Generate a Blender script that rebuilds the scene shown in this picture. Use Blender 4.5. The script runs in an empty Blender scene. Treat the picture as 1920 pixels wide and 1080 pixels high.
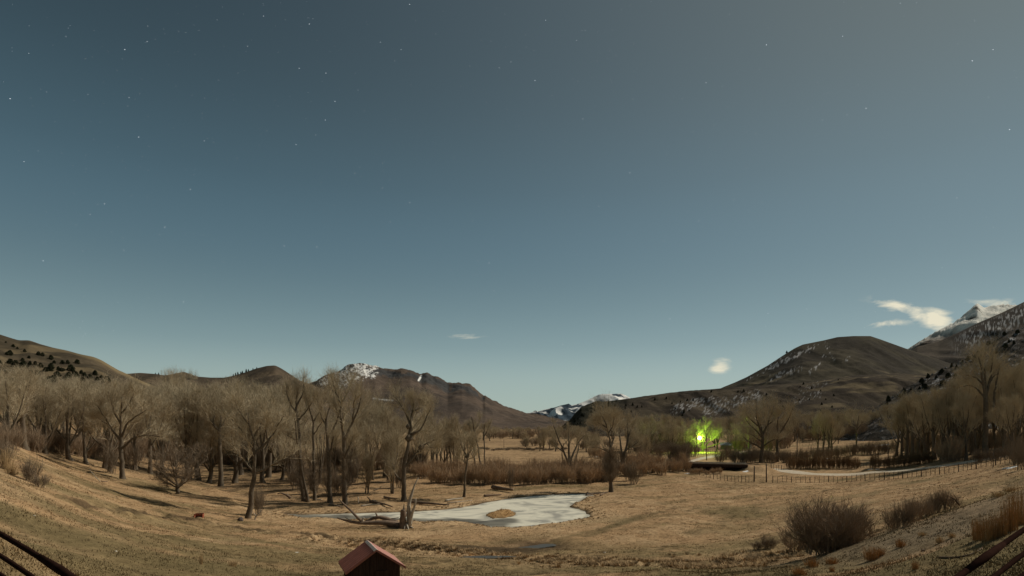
import bpy, math, random
import numpy as np
random.seed(7); rng = np.random.default_rng(11)
R = math.radians
SC = bpy.context.scene
COL = SC.collection
# ------------------------------------------------------------------ camera
F = 1100.0; HX = 960.0; HY = 795.0            # focal length and horizon in photo pixels (1920 wide)
cd = bpy.data.cameras.new('camera'); cam = bpy.data.objects.new('camera', cd); COL.objects.link(cam)
cam.location = (0, 0, 0); cam.rotation_euler = (R(90), 0, 0)
cd.sensor_width = 36; cd.lens = F / 1920 * 36; cd.shift_y = (HY - 540) / 1920
cd.clip_start = 0.3; cd.clip_end = 90000
SC.camera = cam
# ------------------------------------------------------------------ view, sky, moon
SC.view_settings.view_transform = 'Standard'; SC.view_settings.look = 'None'
SC.view_settings.exposure = 0.0; SC.view_settings.gamma = 1.0
AZ, EL = 66.0, 41.0                            # the moon: right of the view, about 40 degrees up
SUN = 3.4; SKY = 0.08
w = bpy.data.worlds.new('World'); SC.world = w; w.use_nodes = True
nt = w.node_tree; N = nt.nodes; L = nt.links; N.clear()
def nd(t, **k):
    n = N.new(t)
    for a, b in k.items(): setattr(n, a, b)
    return n
def mth(op, a, b=None, c=None, clamp=False):
    n = nd('ShaderNodeMath', operation=op, use_clamp=clamp)
    for i, v in enumerate((a, b, c)):
        if v is None: continue
        if isinstance(v, (int, float)): n.inputs[i].default_value = v
        else: L.new(v, n.inputs[i])
    return n.outputs[0]
out = nd('ShaderNodeOutputWorld'); bg = nd('ShaderNodeBackground'); L.new(bg.outputs[0], out.inputs[0])
sky = nd('ShaderNodeTexSky', sky_type='NISHITA', sun_disc=False, sun_elevation=R(EL), sun_rotation=R(AZ),
         altitude=2100, air_density=1.0, dust_density=1.2, ozone_density=1.0)
tc = nd('ShaderNodeTexCoord'); sep = nd('ShaderNodeSeparateXYZ'); L.new(tc.outputs['Generated'], sep.inputs[0])
def mixc(fac, a, b, bt='MIX'):
    n = nd('ShaderNodeMix', data_type='RGBA', blend_type=bt)
    for s, v in ((n.inputs[0], fac), (n.inputs[6], a), (n.inputs[7], b)):
        if isinstance(v, (int, float)): s.default_value = v
        elif isinstance(v, tuple): s.default_value = (*v, 1)
        else: L.new(v, s)
    return n.outputs[2]
hs = nd('ShaderNodeHueSaturation'); hs.inputs['Saturation'].default_value = 0.62; L.new(sky.outputs[0], hs.inputs['Color'])
elev = mth('ARCSINE', sep.outputs[2])
ramp = nd('ShaderNodeMapRange'); ramp.inputs[1].default_value = 0; ramp.inputs[2].default_value = 0.75
L.new(elev, ramp.inputs[0])
cr = nd('ShaderNodeValToRGB'); L.new(ramp.outputs[0], cr.inputs[0])
cr.color_ramp.interpolation = 'B_SPLINE'
SKYRAMP = [(0, (.40, .49, .42)), (0.10, (.35, .46, .43)), (0.174, (.215, .325, .34)), (0.287, (.118, .203, .232)), (0.386, (.085, .163, .203)), (0.5, (.056, .116, .148)), (0.665, (.030, .062, .078)), (0.835, (.019, .042, .056)), (1.0, (.012, .028, .038))]
while len(cr.color_ramp.elements) < len(SKYRAMP): cr.color_ramp.elements.new(0.5)
for e, (p, c) in zip(cr.color_ramp.elements, SKYRAMP): e.position = p; e.color = (*c, 1)
# soft glow in the thin air towards the moon (direction only)
gd = nd('ShaderNodeVectorMath', operation='DOT_PRODUCT'); L.new(tc.outputs['Generated'], gd.inputs[0])
ga, ge = R(50), R(40)
gd.inputs[1].default_value = (math.sin(ga) * math.cos(ge), math.cos(ga) * math.cos(ge), math.sin(ge))
dotp = mth('MAXIMUM', gd.outputs['Value'], 0.0); glow = mth('POWER', dotp, 3.0); glow2 = mth('POWER', dotp, 11.0)
gl2 = nd('ShaderNodeVectorMath', operation='SCALE'); gl2.inputs[0].default_value = (.092, .113, .116); L.new(glow, gl2.inputs[3])
gl3 = nd('ShaderNodeVectorMath', operation='SCALE'); gl3.inputs[0].default_value = (.045, .030, .0); L.new(glow2, gl3.inputs[3])
gl4 = nd('ShaderNodeVectorMath', operation='ADD'); L.new(gl2.outputs[0], gl4.inputs[0]); L.new(gl3.outputs[0], gl4.inputs[1])
base = nd('ShaderNodeVectorMath', operation='ADD'); L.new(cr.outputs[0], base.inputs[0]); L.new(gl4.outputs[0], base.inputs[1])
# the Nishita sky scaled to its place in the exposure, half and half with the photographed night tones
sc1 = nd('ShaderNodeVectorMath', operation='SCALE'); L.new(hs.outputs[0], sc1.inputs[0]); sc1.inputs[3].default_value = SKY * .55
skyc = mixc(0.80, sc1.outputs[0], base.outputs[0])
# thin clouds, placed by direction
P_ = mth('DIVIDE', sep.outputs[0], mth('MAXIMUM', sep.outputs[1], 0.02)); Q_ = mth('DIVIDE', sep.outputs[2], mth('MAXIMUM', sep.outputs[1], 0.02))
cv = nd('ShaderNodeCombineXYZ'); L.new(P_, cv.inputs[0]); L.new(Q_, cv.inputs[1])
mp = nd('ShaderNodeMapping'); mp.inputs['Scale'].default_value = (14, 38, 1); mp.inputs['Rotation'].default_value = (0, 0, R(8)); L.new(cv.outputs[0], mp.inputs[0])
nz = nd('ShaderNodeTexNoise'); nz.inputs['Scale'].default_value = 1.6; nz.inputs['Detail'].default_value = 8; nz.inputs['Roughness'].default_value = .62; nz.inputs['Distortion'].default_value = .5
L.new(mp.outputs[0], nz.inputs[0])
cl = None
for (cx, cy, a, b, rot, dens) in ((1684, 575, 52, 11, 12, 1.0), (1720, 588, 48, 15, 22, 1.05), (1755, 599, 38, 22, 28, 1.2), (1665, 606, 50, 7, -4, .85),
                                  (1350, 686, 21, 14, -18, .98), (866, 629, 38, 9, 8, .58), (1268, 697, 14, 6, 0, .28),
                                  (1864, 569, 44, 8, 0, .95), (1915, 578, 30, 8, 0, .4)):
    dx = mth('SUBTRACT', P_, (cx - HX) / F); dy = mth('SUBTRACT', Q_, (HY - cy) / F)
    co, si = math.cos(R(-rot)), math.sin(R(-rot))
    xx = mth('ADD', mth('MULTIPLY', dx, co * F / a), mth('MULTIPLY', dy, si * F / a))
    yy = mth('ADD', mth('MULTIPLY', dx, -si * F / b), mth('MULTIPLY', dy, co * F / b))
    rr = mth('ADD', mth('MULTIPLY', xx, xx), mth('MULTIPLY', yy, yy))
    g = mth('MULTIPLY', mth('EXPONENT', mth('MULTIPLY', rr, -1.1)), dens)
    cl = g if cl is None else mth('MAXIMUM', cl, g)
front = mth('GREATER_THAN', sep.outputs[1], 0.05)
cm = mth('MULTIPLY', mth('MULTIPLY_ADD', mth('SUBTRACT', nz.outputs[0], 0.5), 2.6, mth('MULTIPLY_ADD', cl, 1.15, -0.30), clamp=True), front, clamp=True)
cm = mth('MULTIPLY', cm, mth('MINIMUM', mth('MULTIPLY', cl, 1.8), 1.0))
fin = mixc(cm, skyc, (.80, .75, .58))
L.new(fin, bg.inputs[0]); bg.inputs[1].default_value = 1.0
sd = bpy.data.lights.new('moon', 'SUN'); sd.energy = SUN; sd.angle = R(0.6); sd.color = (1.0, .93, .80)
so = bpy.data.objects.new('moon', sd); COL.objects.link(so)
from mathutils import Vector
SV = Vector((math.sin(R(AZ)) * math.cos(R(EL)), math.cos(R(AZ)) * math.cos(R(EL)), math.sin(R(EL))))
so.rotation_euler = (-SV).to_track_quat('-Z', 'Y').to_euler()
# ------------------------------------------------------------------ helpers
def tag(o, label=None, cat=None, group=None, kind=None):
    if label: o['label'] = label
    if cat: o['category'] = cat
    if group: o['group'] = group
    if kind: o['kind'] = kind
    return o
def empty(name, loc=(0, 0, 0), rz=0):
    o = bpy.data.objects.new(name, None); COL.objects.link(o); o.location = loc; o.rotation_euler = (0, 0, rz); return o
class G:
    """collects vertices and faces in arrays"""
    def __init__(s): s.v = []; s.q = []; s.n = 0
    def add(s, v, f):
        v = np.asarray(v, float).reshape(-1, 3); f = np.asarray(f, int)
        if f.shape[1] == 3: f = np.hstack([f, -np.ones((len(f), 1), int) - s.n])
        s.v.append(v); s.q.append(f + s.n); s.n += len(v)
    def mesh(s, name, mat=None, smooth=False, col=None, mats=None, midx=None):
        v = np.vstack(s.v); q = np.vstack(s.q)
        tri = q[:, 3] < 0
        me = bpy.data.meshes.new(name)
        me.vertices.add(len(v)); me.vertices.foreach_set('co', v.astype(np.float32).ravel())
        cnt = np.where(tri, 3, 4); st = np.concatenate([[0], np.cumsum(cnt)[:-1]])
        loops = q[~np.hstack([np.zeros((len(q), 3), bool), tri[:, None]])]
        me.loops.add(int(cnt.sum())); me.loops.foreach_set('vertex_index', loops.astype(np.int32))
        me.polygons.add(len(q)); me.polygons.foreach_set('loop_start', st.astype(np.int32)); me.polygons.foreach_set('loop_total', cnt.astype(np.int32))
        me.polygons.foreach_set('use_smooth', np.full(len(q), smooth))
        if col is not None:
            a = me.attributes.new('Col', 'FLOAT_COLOR', 'POINT')
            c = np.ones((len(v), 4), np.float32); c[:, :3] = col; a.data.foreach_set('color', c.ravel())
        me.update(calc_edges=True); me.validate()
        for m in (mats or [mat]):
            if m: me.materials.append(m)
        if midx is not None: me.polygons.foreach_set('material_index', np.asarray(midx, np.int32))
        return me
    def build(s, name, mat=None, parent=None, **k):
        o = bpy.data.objects.new(name, s.mesh(name, mat, **k)); COL.objects.link(o)
        if parent is not None: o.parent = parent
        return o
    def box(s, c, d, rz=0, taper=1.0, tilt=None):
        c = np.asarray(c, float); d = np.asarray(d, float) / 2
        p = np.array([[x, y, z] for z in (-1, 1) for y in (-1, 1) for x in (-1, 1)], float)
        p[4:, :2] *= taper; p = p * d
        if tilt is not None: p = p @ np.array(tilt).T
        ca, sa = math.cos(rz), math.sin(rz)
        p = np.stack([p[:, 0] * ca - p[:, 1] * sa, p[:, 0] * sa + p[:, 1] * ca, p[:, 2]], 1) + c
        s.add(p, [[0, 2, 3, 1], [4, 5, 7, 6], [0, 1, 5, 4], [2, 6, 7, 3], [0, 4, 6, 2], [1, 3, 7, 5]]); return s
    def tubes(s, P, Rr, k=5, cap=True, jit=0.0):
        """P (n,S,3) polylines, Rr (n,S) radii"""
        P = np.asarray(P, float); Rr = np.asarray(Rr, float)
        if P.ndim == 2: P = P[None]; Rr = Rr[None]
        n, S, _ = P.shape
        T = np.gradient(P, axis=1); T /= np.linalg.norm(T, axis=2, keepdims=True) + 1e-9
        ref = np.tile(np.array([[[0.31, 0.93, 0.18]]]), (n, S, 1))
        A = np.cross(T, ref); A /= np.linalg.norm(A, axis=2, keepdims=True) + 1e-9
        B = np.cross(T, A)
        an = np.arange(k) * 2 * np.pi / k
        rj = Rr[:, :, None, None] * (1 + (rng.uniform(-jit, jit, (n, S, k, 1)) if jit else 0))
        ring = P[:, :, None, :] + rj * (np.cos(an)[None, None, :, None] * A[:, :, None, :] + np.sin(an)[None, None, :, None] * B[:, :, None, :])
        idx = np.arange(n * S * k).reshape(n, S, k)
        a = idx[:, :-1, :]; b = idx[:, 1:, :]
        q = np.stack([a, np.roll(a, -1, 2), np.roll(b, -1, 2), b], -1).reshape(-1, 4)
        s.add(ring.reshape(-1, 3), q)
        if cap and n < 400:
            for i in range(n):
                base = s.n; s.add(np.vstack([P[i, -1], P[i, 0]]), np.zeros((0, 4), int))
                off = base - n * S * k if i == 0 else off
                st = s.n0 = None if False else None
                last = idx[i, -1] + off - 0; first = idx[i, 0] + off
                f = [[int(last[j]), int(last[(j + 1) % k]), base, -1] for j in range(k)] + [[int(first[(j + 1) % k]), int(first[j]), base + 1, -1] for j in range(k)]
                s.q.append(np.array(f, int))
        return s
def hash2(ix, iy, seed):
    h = (ix * 374761393 + iy * 668265263 + seed * 982451653) & 0xffffffff
    h = ((h ^ (h >> 13)) * 1274126177) & 0xffffffff
    return ((h ^ (h >> 16)) & 0xffff) / 65535.0
def vnoise(x, y, seed=0):
    x = np.asarray(x, float); y = np.asarray(y, float)
    ix = np.floor(x).astype(np.int64); iy = np.floor(y).astype(np.int64); fx = x - ix; fy = y - iy
    fx = fx * fx * (3 - 2 * fx); fy = fy * fy * (3 - 2 * fy)
    a = hash2(ix, iy, seed); b = hash2(ix + 1, iy, seed); c = hash2(ix, iy + 1, seed); d = hash2(ix + 1, iy + 1, seed)
    return (a * (1 - fx) + b * fx) * (1 - fy) + (c * (1 - fx) + d * fx) * fy
def fbm(x, y, o=4, seed=0, g=.5):
    s = 0; a = 1; t = 0
    for i in range(o): s = s + a * vnoise(x * 2 ** i + 17.3 * i, y * 2 ** i - 9.1 * i, seed + i); t += a; a *= g
    return s / t                                    # 0..1
def ss(a, b, x): t = np.clip((x - a) / (b - a), 0, 1); return t * t * (3 - 2 * t)
def seg_dist(x, y, poly, closed=False):
    d = np.full(np.shape(x), 1e9); m = len(poly) if closed else len(poly) - 1
    for i in range(m):
        ax, ay = poly[i]; bx, by = poly[(i + 1) % len(poly)]
        L2 = (bx - ax) ** 2 + (by - ay) ** 2 + 1e-9
        t = np.clip(((x - ax) * (bx - ax) + (y - ay) * (by - ay)) / L2, 0, 1)
        d = np.minimum(d, np.hypot(x - ax - t * (bx - ax), y - ay - t * (by - ay)))
    return d
def inside(x, y, poly):
    r = np.zeros(np.shape(x), bool); n = len(poly)
    for i in range(n):
        ax, ay = poly[i]; bx, by = poly[(i + 1) % n]
        c = ((ay > y) != (by > y)) & (x < (bx - ax) * (y - ay) / (by - ay + 1e-12) + ax)
        r ^= c
    return r
def W(px, py, Y): return np.array([(px - HX) * Y / F, Y, -(py - HY) * Y / F])
def onz(pts, z): return [((x - HX) * (-z) / (y - HY), -z * F / (y - HY)) for x, y in pts]
# ------------------------------------------------------------------ materials
def mat(name, col=(.3, .3, .3), rough=.9, nscale=0, namt=.3, bump=0, bscale=None, attr=False, spec=.25, emis=None, estr=0, stretch=None, trans=0, metal=0):
    m = bpy.data.materials.new(name); m.use_nodes = True; t = m.node_tree; b = t.nodes['Principled BSDF']
    b.inputs['Roughness'].default_value = rough; b.inputs['Specular IOR Level'].default_value = spec; b.inputs['Metallic'].default_value = metal
    b.inputs['Base Color'].default_value = (*col, 1)
    src = None
    co = t.nodes.new('ShaderNodeTexCoord'); mpn = t.nodes.new('ShaderNodeMapping'); t.links.new(co.outputs['Object'], mpn.inputs[0])
    if stretch: mpn.inputs['Scale'].default_value = stretch
    if attr:
        at = t.nodes.new('ShaderNodeAttribute'); at.attribute_name = 'Col'; src = at.outputs['Color']
    if nscale:
        nz = t.nodes.new('ShaderNodeTexNoise'); nz.inputs['Scale'].default_value = nscale; nz.inputs['Detail'].default_value = 9; nz.inputs['Roughness'].default_value = .68
        t.links.new(mpn.outputs[0], nz.inputs[0])
        mr = t.nodes.new('ShaderNodeMapRange'); mr.inputs[1].default_value = .3; mr.inputs[2].default_value = .7; mr.inputs[3].default_value = 1 - namt; mr.inputs[4].default_value = 1 + namt
        t.links.new(nz.outputs[0], mr.inputs[0])
        sc = t.nodes.new('ShaderNodeVectorMath'); sc.operation = 'SCALE'; t.links.new(mr.outputs[0], sc.inputs[3])
        if src: t.links.new(src, sc.inputs[0])
        else: sc.inputs[0].default_value = col
        src = sc.outputs[0]
    if src: t.links.new(src, b.inputs['Base Color'])
    if bump:
        n2 = t.nodes.new('ShaderNodeTexNoise'); n2.inputs['Scale'].default_value = bscale or nscale; n2.inputs['Detail'].default_value = 8; n2.inputs['Roughness'].default_value = .7
        t.links.new(mpn.outputs[0], n2.inputs[0]); bp = t.nodes.new('ShaderNodeBump'); bp.inputs['Strength'].default_value = 1; bp.inputs['Distance'].default_value = bump
        t.links.new(n2.outputs[0], bp.inputs['Height']); t.links.new(bp.outputs[0], b.inputs['Normal'])
    if emis: b.inputs['Emission Color'].default_value = (*emis, 1); b.inputs['Emission Strength'].default_value = estr
    return m
# ------------------------------------------------------------------ terrain
ZF = -16.0; ZW = -16.3
CP = [ # photo x, y, distance along the view
 (0,800,150),(0,830,90),(0,870,62),(0,900,40),(0,1000,18),(0,1080,13),(-250,1000,18),(-250,850,60),(-250,790,150),(-500,900,40),(-500,780,150),
 (120,1080,20),(120,960,45),(120,880,100),(120,828,170),(60,812,160),(240,1080,28),(240,1000,45),(240,900,112),(240,862,170),(360,1080,32),(360,985,70),(360,925,115),(360,885,190),
 (480,1080,36),(480,975,88),(480,935,122),(600,1080,38),(600,1000,76),(720,1080,38),(720,1004,78),(960,1080,41),(960,1050,54),(960,1012,80),
 (1200,1080,38),(1200,1040,60),(1200,985,94),(1440,1080,29),(1440,1058,48),(1440,990,84),(1560,1025,46),(1560,1080,25),(1560,945,98),(1560,906,152),(1560,888,186),(1560,868,230),
 (1680,1048,26),(1680,990,52),(1680,930,96),(1680,900,140),(1680,878,184),(1680,842,300),(1800,1005,23),(1800,952,42),(1800,906,100),(1800,880,140),(1800,850,210),(1800,815,330),
 (1920,1080,12),(1920,985,20),(1920,925,36),(1920,878,80),(1920,862,120),(1920,838,200),(1920,805,330),(2150,1000,15),(2150,880,60),(2150,830,150),(2150,790,330),(2400,950,20),(2400,780,200),
 (960,1300,18),(600,1300,18),(1300,1300,16),(1600,1250,11),(300,1250,14),
 (1560,835,400),(1560,822,560),(1680,815,480),(1680,800,700),(1440,838,400),(150,786,420),(0,768,420),(300,800,420)]
CP3 = [tuple(W(a, b, c)) for a, b, c in CP]
for X, Y in ((-40,135),(0,135),(40,135),(70,150),(-30,200),(30,200),(70,210),(0,300),(110,300),(-60,300),(-60,220),(0,450),(150,450),(0,700),(-150,700),(150,700),(0,1200),(0,100),(25,105),(-20,100),(45,120),(40,90),(65,180),(95,235),(120,330)):
    CP3.append((X, Y, ZF))
for X, Y, z in ((0,-10,-3.0),(-12,-10,-2.6),(12,-10,-2.6),(0,3,-3.4),(-8,3,-3.0),(8,3,-3.0)): CP3.append((X, Y, z))
CP3 = np.array(CP3)
def uv(x, y): return x / (np.maximum(y, -30) + 45) * 1.6, np.log(np.maximum(y, -30) + 45)
_u, _v = uv(CP3[:, 0], CP3[:, 1])
def tps(d2): return 0.5 * d2 * np.log(d2 + 1e-12)
n_ = len(CP3); K = tps((_u[:, None] - _u) ** 2 + (_v[:, None] - _v) ** 2) + np.eye(n_) * 2e-4
A_ = np.zeros((n_ + 3, n_ + 3)); A_[:n_, :n_] = K; A_[:n_, n_] = 1; A_[:n_, n_ + 1] = _u; A_[:n_, n_ + 2] = _v; A_[n_:, :n_] = A_[:n_, n_:].T
C_ = np.linalg.solve(A_, np.concatenate([CP3[:, 2], [0, 0, 0]]))
def Hs(x, y):
    x = np.asarray(x, float); y = np.asarray(y, float); sh = x.shape; x = x.ravel(); y = y.ravel()
    u, v = uv(x, np.minimum(y, 1300)); u = np.clip(u, -2.2, 2.2); o = np.empty(len(x))
    for i in range(0, len(x), 60000):
        a = slice(i, i + 60000)
        o[a] = tps((u[a, None] - _u) ** 2 + (v[a, None] - _v) ** 2) @ C_[:n_] + C_[n_] + C_[n_ + 1] * u[a] + C_[n_ + 2] * v[a]
    f = ss(700, 1300, y); o = o * (1 - f) + ZF * f
    # the valley floor is flat: snap what is near it to it
    d = o - ZF; k = ss(45, 75, y) * (1 - ss(250, 420, np.abs(x)))
    o = np.where(np.abs(d) < 1.2, ZF + d * (1 - k * (1 - (np.abs(d) / 1.2) ** 2)), o)
    o = np.where((d <= -1.2), ZF + d * (1 - k), o)
    return o.reshape(sh)
POND = onz([(528,963),(560,965),(620,964),(690,962),(760,960),(830,956),(870,951),(905,944),(935,938),(965,934),(1000,930),(1050,927),(1096,926),(1103,930),(1092,938),(1074,945),(1067,951),(1084,955),(1100,960),(1104,966),(1100,972),(1075,977),(1040,982),(1000,986),(950,988),(925,988),(905,984),(880,980),(830,978),(790,979),(740,976),(680,974),(620,973),(560,971)], ZW)
ISLE = onz([(912,966),(925,960),(940,956),(955,956),(963,961),(962,967),(945,971),(925,972)], ZW)
def sd_pond(x, y):
    d = seg_dist(x, y, POND, True); s = np.where(inside(x, y, POND), -d, d)
    e = seg_dist(x, y, ISLE, True); si = np.where(inside(x, y, ISLE), -e, e)
    return np.maximum(s, -si), si
ROADPX = [(1388,877,None),(1410,877,None),(1450,880,None),(1520,889,None),(1600,889,None),(1700,882,None),(1800,869,None),(1870,857,None),(1925,849,None),(1990,838,None)]
def march(px, py, Hf=Hs, y0=6.0, y1=1500):
    Ys = np.geomspace(y0, y1, 900); X = (px - HX) * Ys / F; zr = -(py - HY) * Ys / F
    g = Hf(X, Ys); b = np.nonzero(g >= zr)[0]
    if len(b) == 0: return W(px, py, y1)
    i = max(b[0], 1); a = (zr[i-1] - g[i-1]); c = (g[i] - zr[i]); t = a / (a + c + 1e-9); Y = Ys[i-1] + t * (Ys[i] - Ys[i-1])
    return np.array([(px - HX) * Y / F, Y, -(py - HY) * Y / F])
def flat(pts, Hf=Hs): return [tuple(march(p[0], p[1], Hf)[:2]) for p in pts]
DITCH = flat([(600,1012),(690,1016),(740,1024),(800,1030),(850,1036),(900,1041),(960,1044),(1040,1050),(1120,1054),(1200,1056),(1280,1057),(1350,1053),(1410,1044)]); DITCH2 = flat([(140,945),(200,955),(260,962),(320,967),(372,975),(430,985),(520,998),(620,1008)])
ROAD = flat(ROADPX)
ROAD2 = flat([(1292,878),(1286,868),(1318,858),(1345,852),(1410,845)])
BRC = W(1341, 873, 205.0); BRZ = R(-20); BRD = np.array([math.cos(BRZ), math.sin(BRZ)])
def Hfull(x, y):
    x = np.asarray(x, float); y = np.asarray(y, float)
    z = Hs(x, y)
    rd = np.minimum(seg_dist(x, y, ROAD), seg_dist(x, y, ROAD2)); k = ss(2.5, 6, rd) * ss(-2, 12, y + 0 * x)
    z = z + k * ((fbm(x / 9, y / 9, 3, 3) - .5) * 1.0 + (fbm(x / 1.6, y / 1.6, 3, 5) - .5) * .34 * (1 - ss(200, 420, y)))
    for e_ in (-1, 1):                     # earth ramps up to the two ends of the bridge
        cx, cy = BRC[:2] + BRD * e_ * 13.5; d = np.hypot(x - cx, (y - cy)); z = z + 1.85 * (1 - ss(2.2, 7.5, d)) * (.9 + .3 * fbm(x / 2, y / 2, 3, 301))
    near = (y > 55) & (y < 165) & (np.abs(x) < 75)
    if near.any():
        xs, ys = x[near], y[near]; s, si = sd_pond(xs, ys); zz = z[near]
        zz = np.where(si < 1.5, ZW + .35 * ss(.2, -2.5, si) + .05, zz) if False else zz
        bank = ZW + .30 + (fbm(xs / 1.2, ys / 1.2, 3, 8) - .5) * .3
        f = 1 - ss(1.0, 7.0, s); zz = zz * (1 - f) + np.minimum(zz, bank) * f
        wb = s + (fbm(xs / 1.5, ys / 1.5, 2, 31) - .5) * 1.1
        zz = np.where(wb < .55, np.minimum(zz, ZW + .55 * wb), zz)
        zz = np.where(si < .4, np.maximum(zz, ZW + .06 + .35 * ss(.3, -2.5, si) + (fbm(xs, ys, 3, 9) - .5) * .2), zz)
        z = z.copy(); z[near] = zz
    for D, dep, wd in ((DITCH, .6, 1.3), (DITCH2, .4, .9)):
        d = seg_dist(x, y, D) + (fbm(x / 1.4, y / 1.4, 3, 21) - .5) * 2.6
        cl = fbm(x / .9, y / .9, 3, 41)
        z = z - dep * (1 - ss(0, wd, np.abs(d))) * ss(.35, .6, cl + .1) + .28 * (1 - ss(wd, wd * 2.6, np.abs(d))) * ss(.45, .6, cl)
    return z
# ---- ground sheet: finer towards the camera, reaching the horizon
CREEK = flat([(1180,899),(1240,894),(1290,889),(1325,878),(1340,868),(1352,856),(1380,848)])
_H0 = Hfull
def Hfull(x, y):
    z = _H0(x, y); d = seg_dist(x, y, CREEK) + (fbm(x / 4, y / 4, 3, 88) - .5) * 2.0
    return z - .8 * (1 - ss(3.2, 9.0, d)) * ss(170, 200, y) * (1 - ss(330, 380, y))
NU, NV = 940, 760
us = np.linspace(-1, 1, NU); us = np.sign(us) * (np.abs(us) ** 1.0) * 1.35
ys = np.concatenate([np.linspace(-30, 8, 30)[:-1], np.geomspace(8 + 30, 1500 + 30, NV - 60) - 30, np.geomspace(1550, 40000, 31)])
Yg, Ug = np.meshgrid(ys, us, indexing='ij'); Xg = Ug * (Yg + 34)
Zg = Hfull(Xg, Yg)
NV = len(ys)
idx = np.arange(NV * NU).reshape(NV, NU)
q = np.stack([idx[:-1, :-1], idx[:-1, 1:], idx[1:, 1:], idx[1:, :-1]], -1).reshape(-1, 4)
def px_of(X, Y, Z): Ys = np.maximum(Y, .5); return HX + X / Ys * F, HY - Z / Ys * F
def tone(X, Y, Z):
    """the ground's own colours, from where things grow and what lies there"""
    a = fbm(X / 14, Y / 14, 4, 51); b = fbm(X / 3.2, Y / 3.2, 4, 52); c = fbm((X + Y * .5) / 16, (Y - X * .5) / 4, 4, 53); fine = fbm(X / .5, Y / .5, 3, 54)
    dry = np.array([.35, .225, .12]); straw = np.array([.47, .325, .185]); olive = np.array([.155, .118, .058]); mud = np.array([.085, .058, .034]); gray = np.array([.235, .175, .115])
    col = dry + np.zeros(X.shape + (3,))
    def mx(col, t, k): k = np.clip(k, 0, 1)[..., None]; return col * (1 - k) + t * k
    col = mx(col, straw, ss(.5, .72, b) * .55)
    col = mx(col, olive, ss(.5, .68, c) * .5 + ss(.55, .7, a) * .35)
    # grazed green-brown slope under the camera, left and right
    nl = (1 - ss(38, 62, Y)) * ss(.40, .56, fbm(X / 7, Y / 7, 4, 57) * .5 + c * .5); col = mx(col, olive * 1.05, nl * .85)
    col = mx(col, gray, ss(14, 22, X) * (1 - ss(30, 56, Y)) * .75); col = mx(col, olive * 1.25, (1 - ss(10, 24, Y)) * .75)
    # gray-olive flat at the slope's foot, pale band beyond
    col = mx(col, olive * 1.25, ss(.42, .56, fbm(X / 20, Y / 5, 3, 58)) * (1 - ss(66, 78, Y)) * ss(40, 55, Y) * .6)
    s, si = sd_pond(X, Y) if X.size else (0, 0)
    col = mx(col, straw * 1.05, (1 - ss(0, 11, s)) * (.35 + .6 * b))
    col = mx(col, mud * .7, (1 - ss(.0, .9, s + (b - .5) * 1.2)) * .9 * ss(-3, 0, s) * ss(.5, 2, si + 3))
    col = mx(col, np.array([.36, .22, .10]), (1 - ss(-.5, .8, si)))
    d = seg_dist(X, Y, DITCH) + (b - .5) * 5; d2 = seg_dist(X, Y, DITCH2) + (b - .5) * 3
    col = mx(col, straw * 1.1, (1 - ss(2, 6, np.abs(d))) * .6 * ss(.4, .6, fine)); col = mx(col, mud * .6, (1 - ss(.2, 1.7, np.abs(d))) * ss(.38, .62, fine * .6 + b * .4)); col = mx(col, mud, (1 - ss(.1, 1.2, np.abs(d2))) * .85)
    pud = seg_dist(X, Y, PUD) + (b - .5) * 4 + (fine - .5) * 1.5; col = mx(col, mud * .9, (1 - ss(1.5, 6.5, pud)) * .92)
    for tr in TRACKS:
        t = seg_dist(X, Y, tr) + (b - .5) * 1.2; col = mx(col, olive * .8, (1 - ss(.2, 1.3, t)) * .6 * ss(.3, .6, a + .1))
    # under the trees: leaf litter and mud
    wood = ss(-18, -45, X) * ss(112, 130, Y + X * .1) * (1 - ss(230, 300, Y)); col = mx(col, mud * 1.35, wood * ss(.42, .6, b) * .8)
    fa = ss(170, 260, Y) * (1 - ss(60, 120, np.abs(X - 0))); col = mx(col, np.array([.37, .245, .135]), fa * .6)
    col = mx(col, np.array([.13, .085, .05]), ss(.5, .62, fbm(X / 45, Y / 14, 3, 61)) * ss(180, 240, Y) * .35)
    col = col * (.80 + .4 * fine[..., None]) * (.86 + .28 * fbm(X / 1.3, Y / 1.3, 3, 63)[..., None])
    cld = ss(.60, .70, fbm(X / .8, Y / .8, 3, 64)) * ss(.42, .56, fbm(X / 11, Y / 11, 3, 65)); col = col * (1 - .42 * cld[..., None])
    return np.clip(col, .01, .8)
PUD = flat([(845,1030),(900,1032),(960,1030),(1010,1024)])
TRACKS = [flat(t) for t in ([(1030,1020),(1090,1000),(1150,988),(1200,965)], [(1100,1006),(1170,982),(1240,958)], [(300,960),(420,1000),(560,1030),(700,1045)], [(200,985),(330,1015),(480,1050)])]
M_ground = mat('dry_pasture', attr=True, nscale=2.2, namt=.34, rough=1, bump=.16, bscale=2.2, spec=.03)
g = G(); g.add(np.stack([Xg, Yg, Zg], -1).reshape(-1, 3), q)
ground = g.build('ground', M_ground, smooth=True, col=tone(Xg, Yg, Zg).reshape(-1, 3)); tag(ground, kind='structure')
_iy = np.arange(NV)
def Hg(x, y):
    """height of the built sheet (bilinear)"""
    v = np.interp(y, ys, _iy); u = (x / (y + 34) + 1.35) / 2.7 * (NU - 1)
    v0 = np.clip(np.floor(v).astype(int), 0, NV - 2); u0 = np.clip(np.floor(u).astype(int), 0, NU - 2); fv = v - v0; fu = np.clip(u - u0, 0, 1)
    return (Zg[v0, u0] * (1 - fu) + Zg[v0, u0 + 1] * fu) * (1 - fv) + (Zg[v0 + 1, u0] * (1 - fu) + Zg[v0 + 1, u0 + 1] * fu) * fv
def at(px, py, dz=0):
    p = march(px, py, Hg); p[2] = float(Hg(p[0], p[1])) + dz; return p
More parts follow.
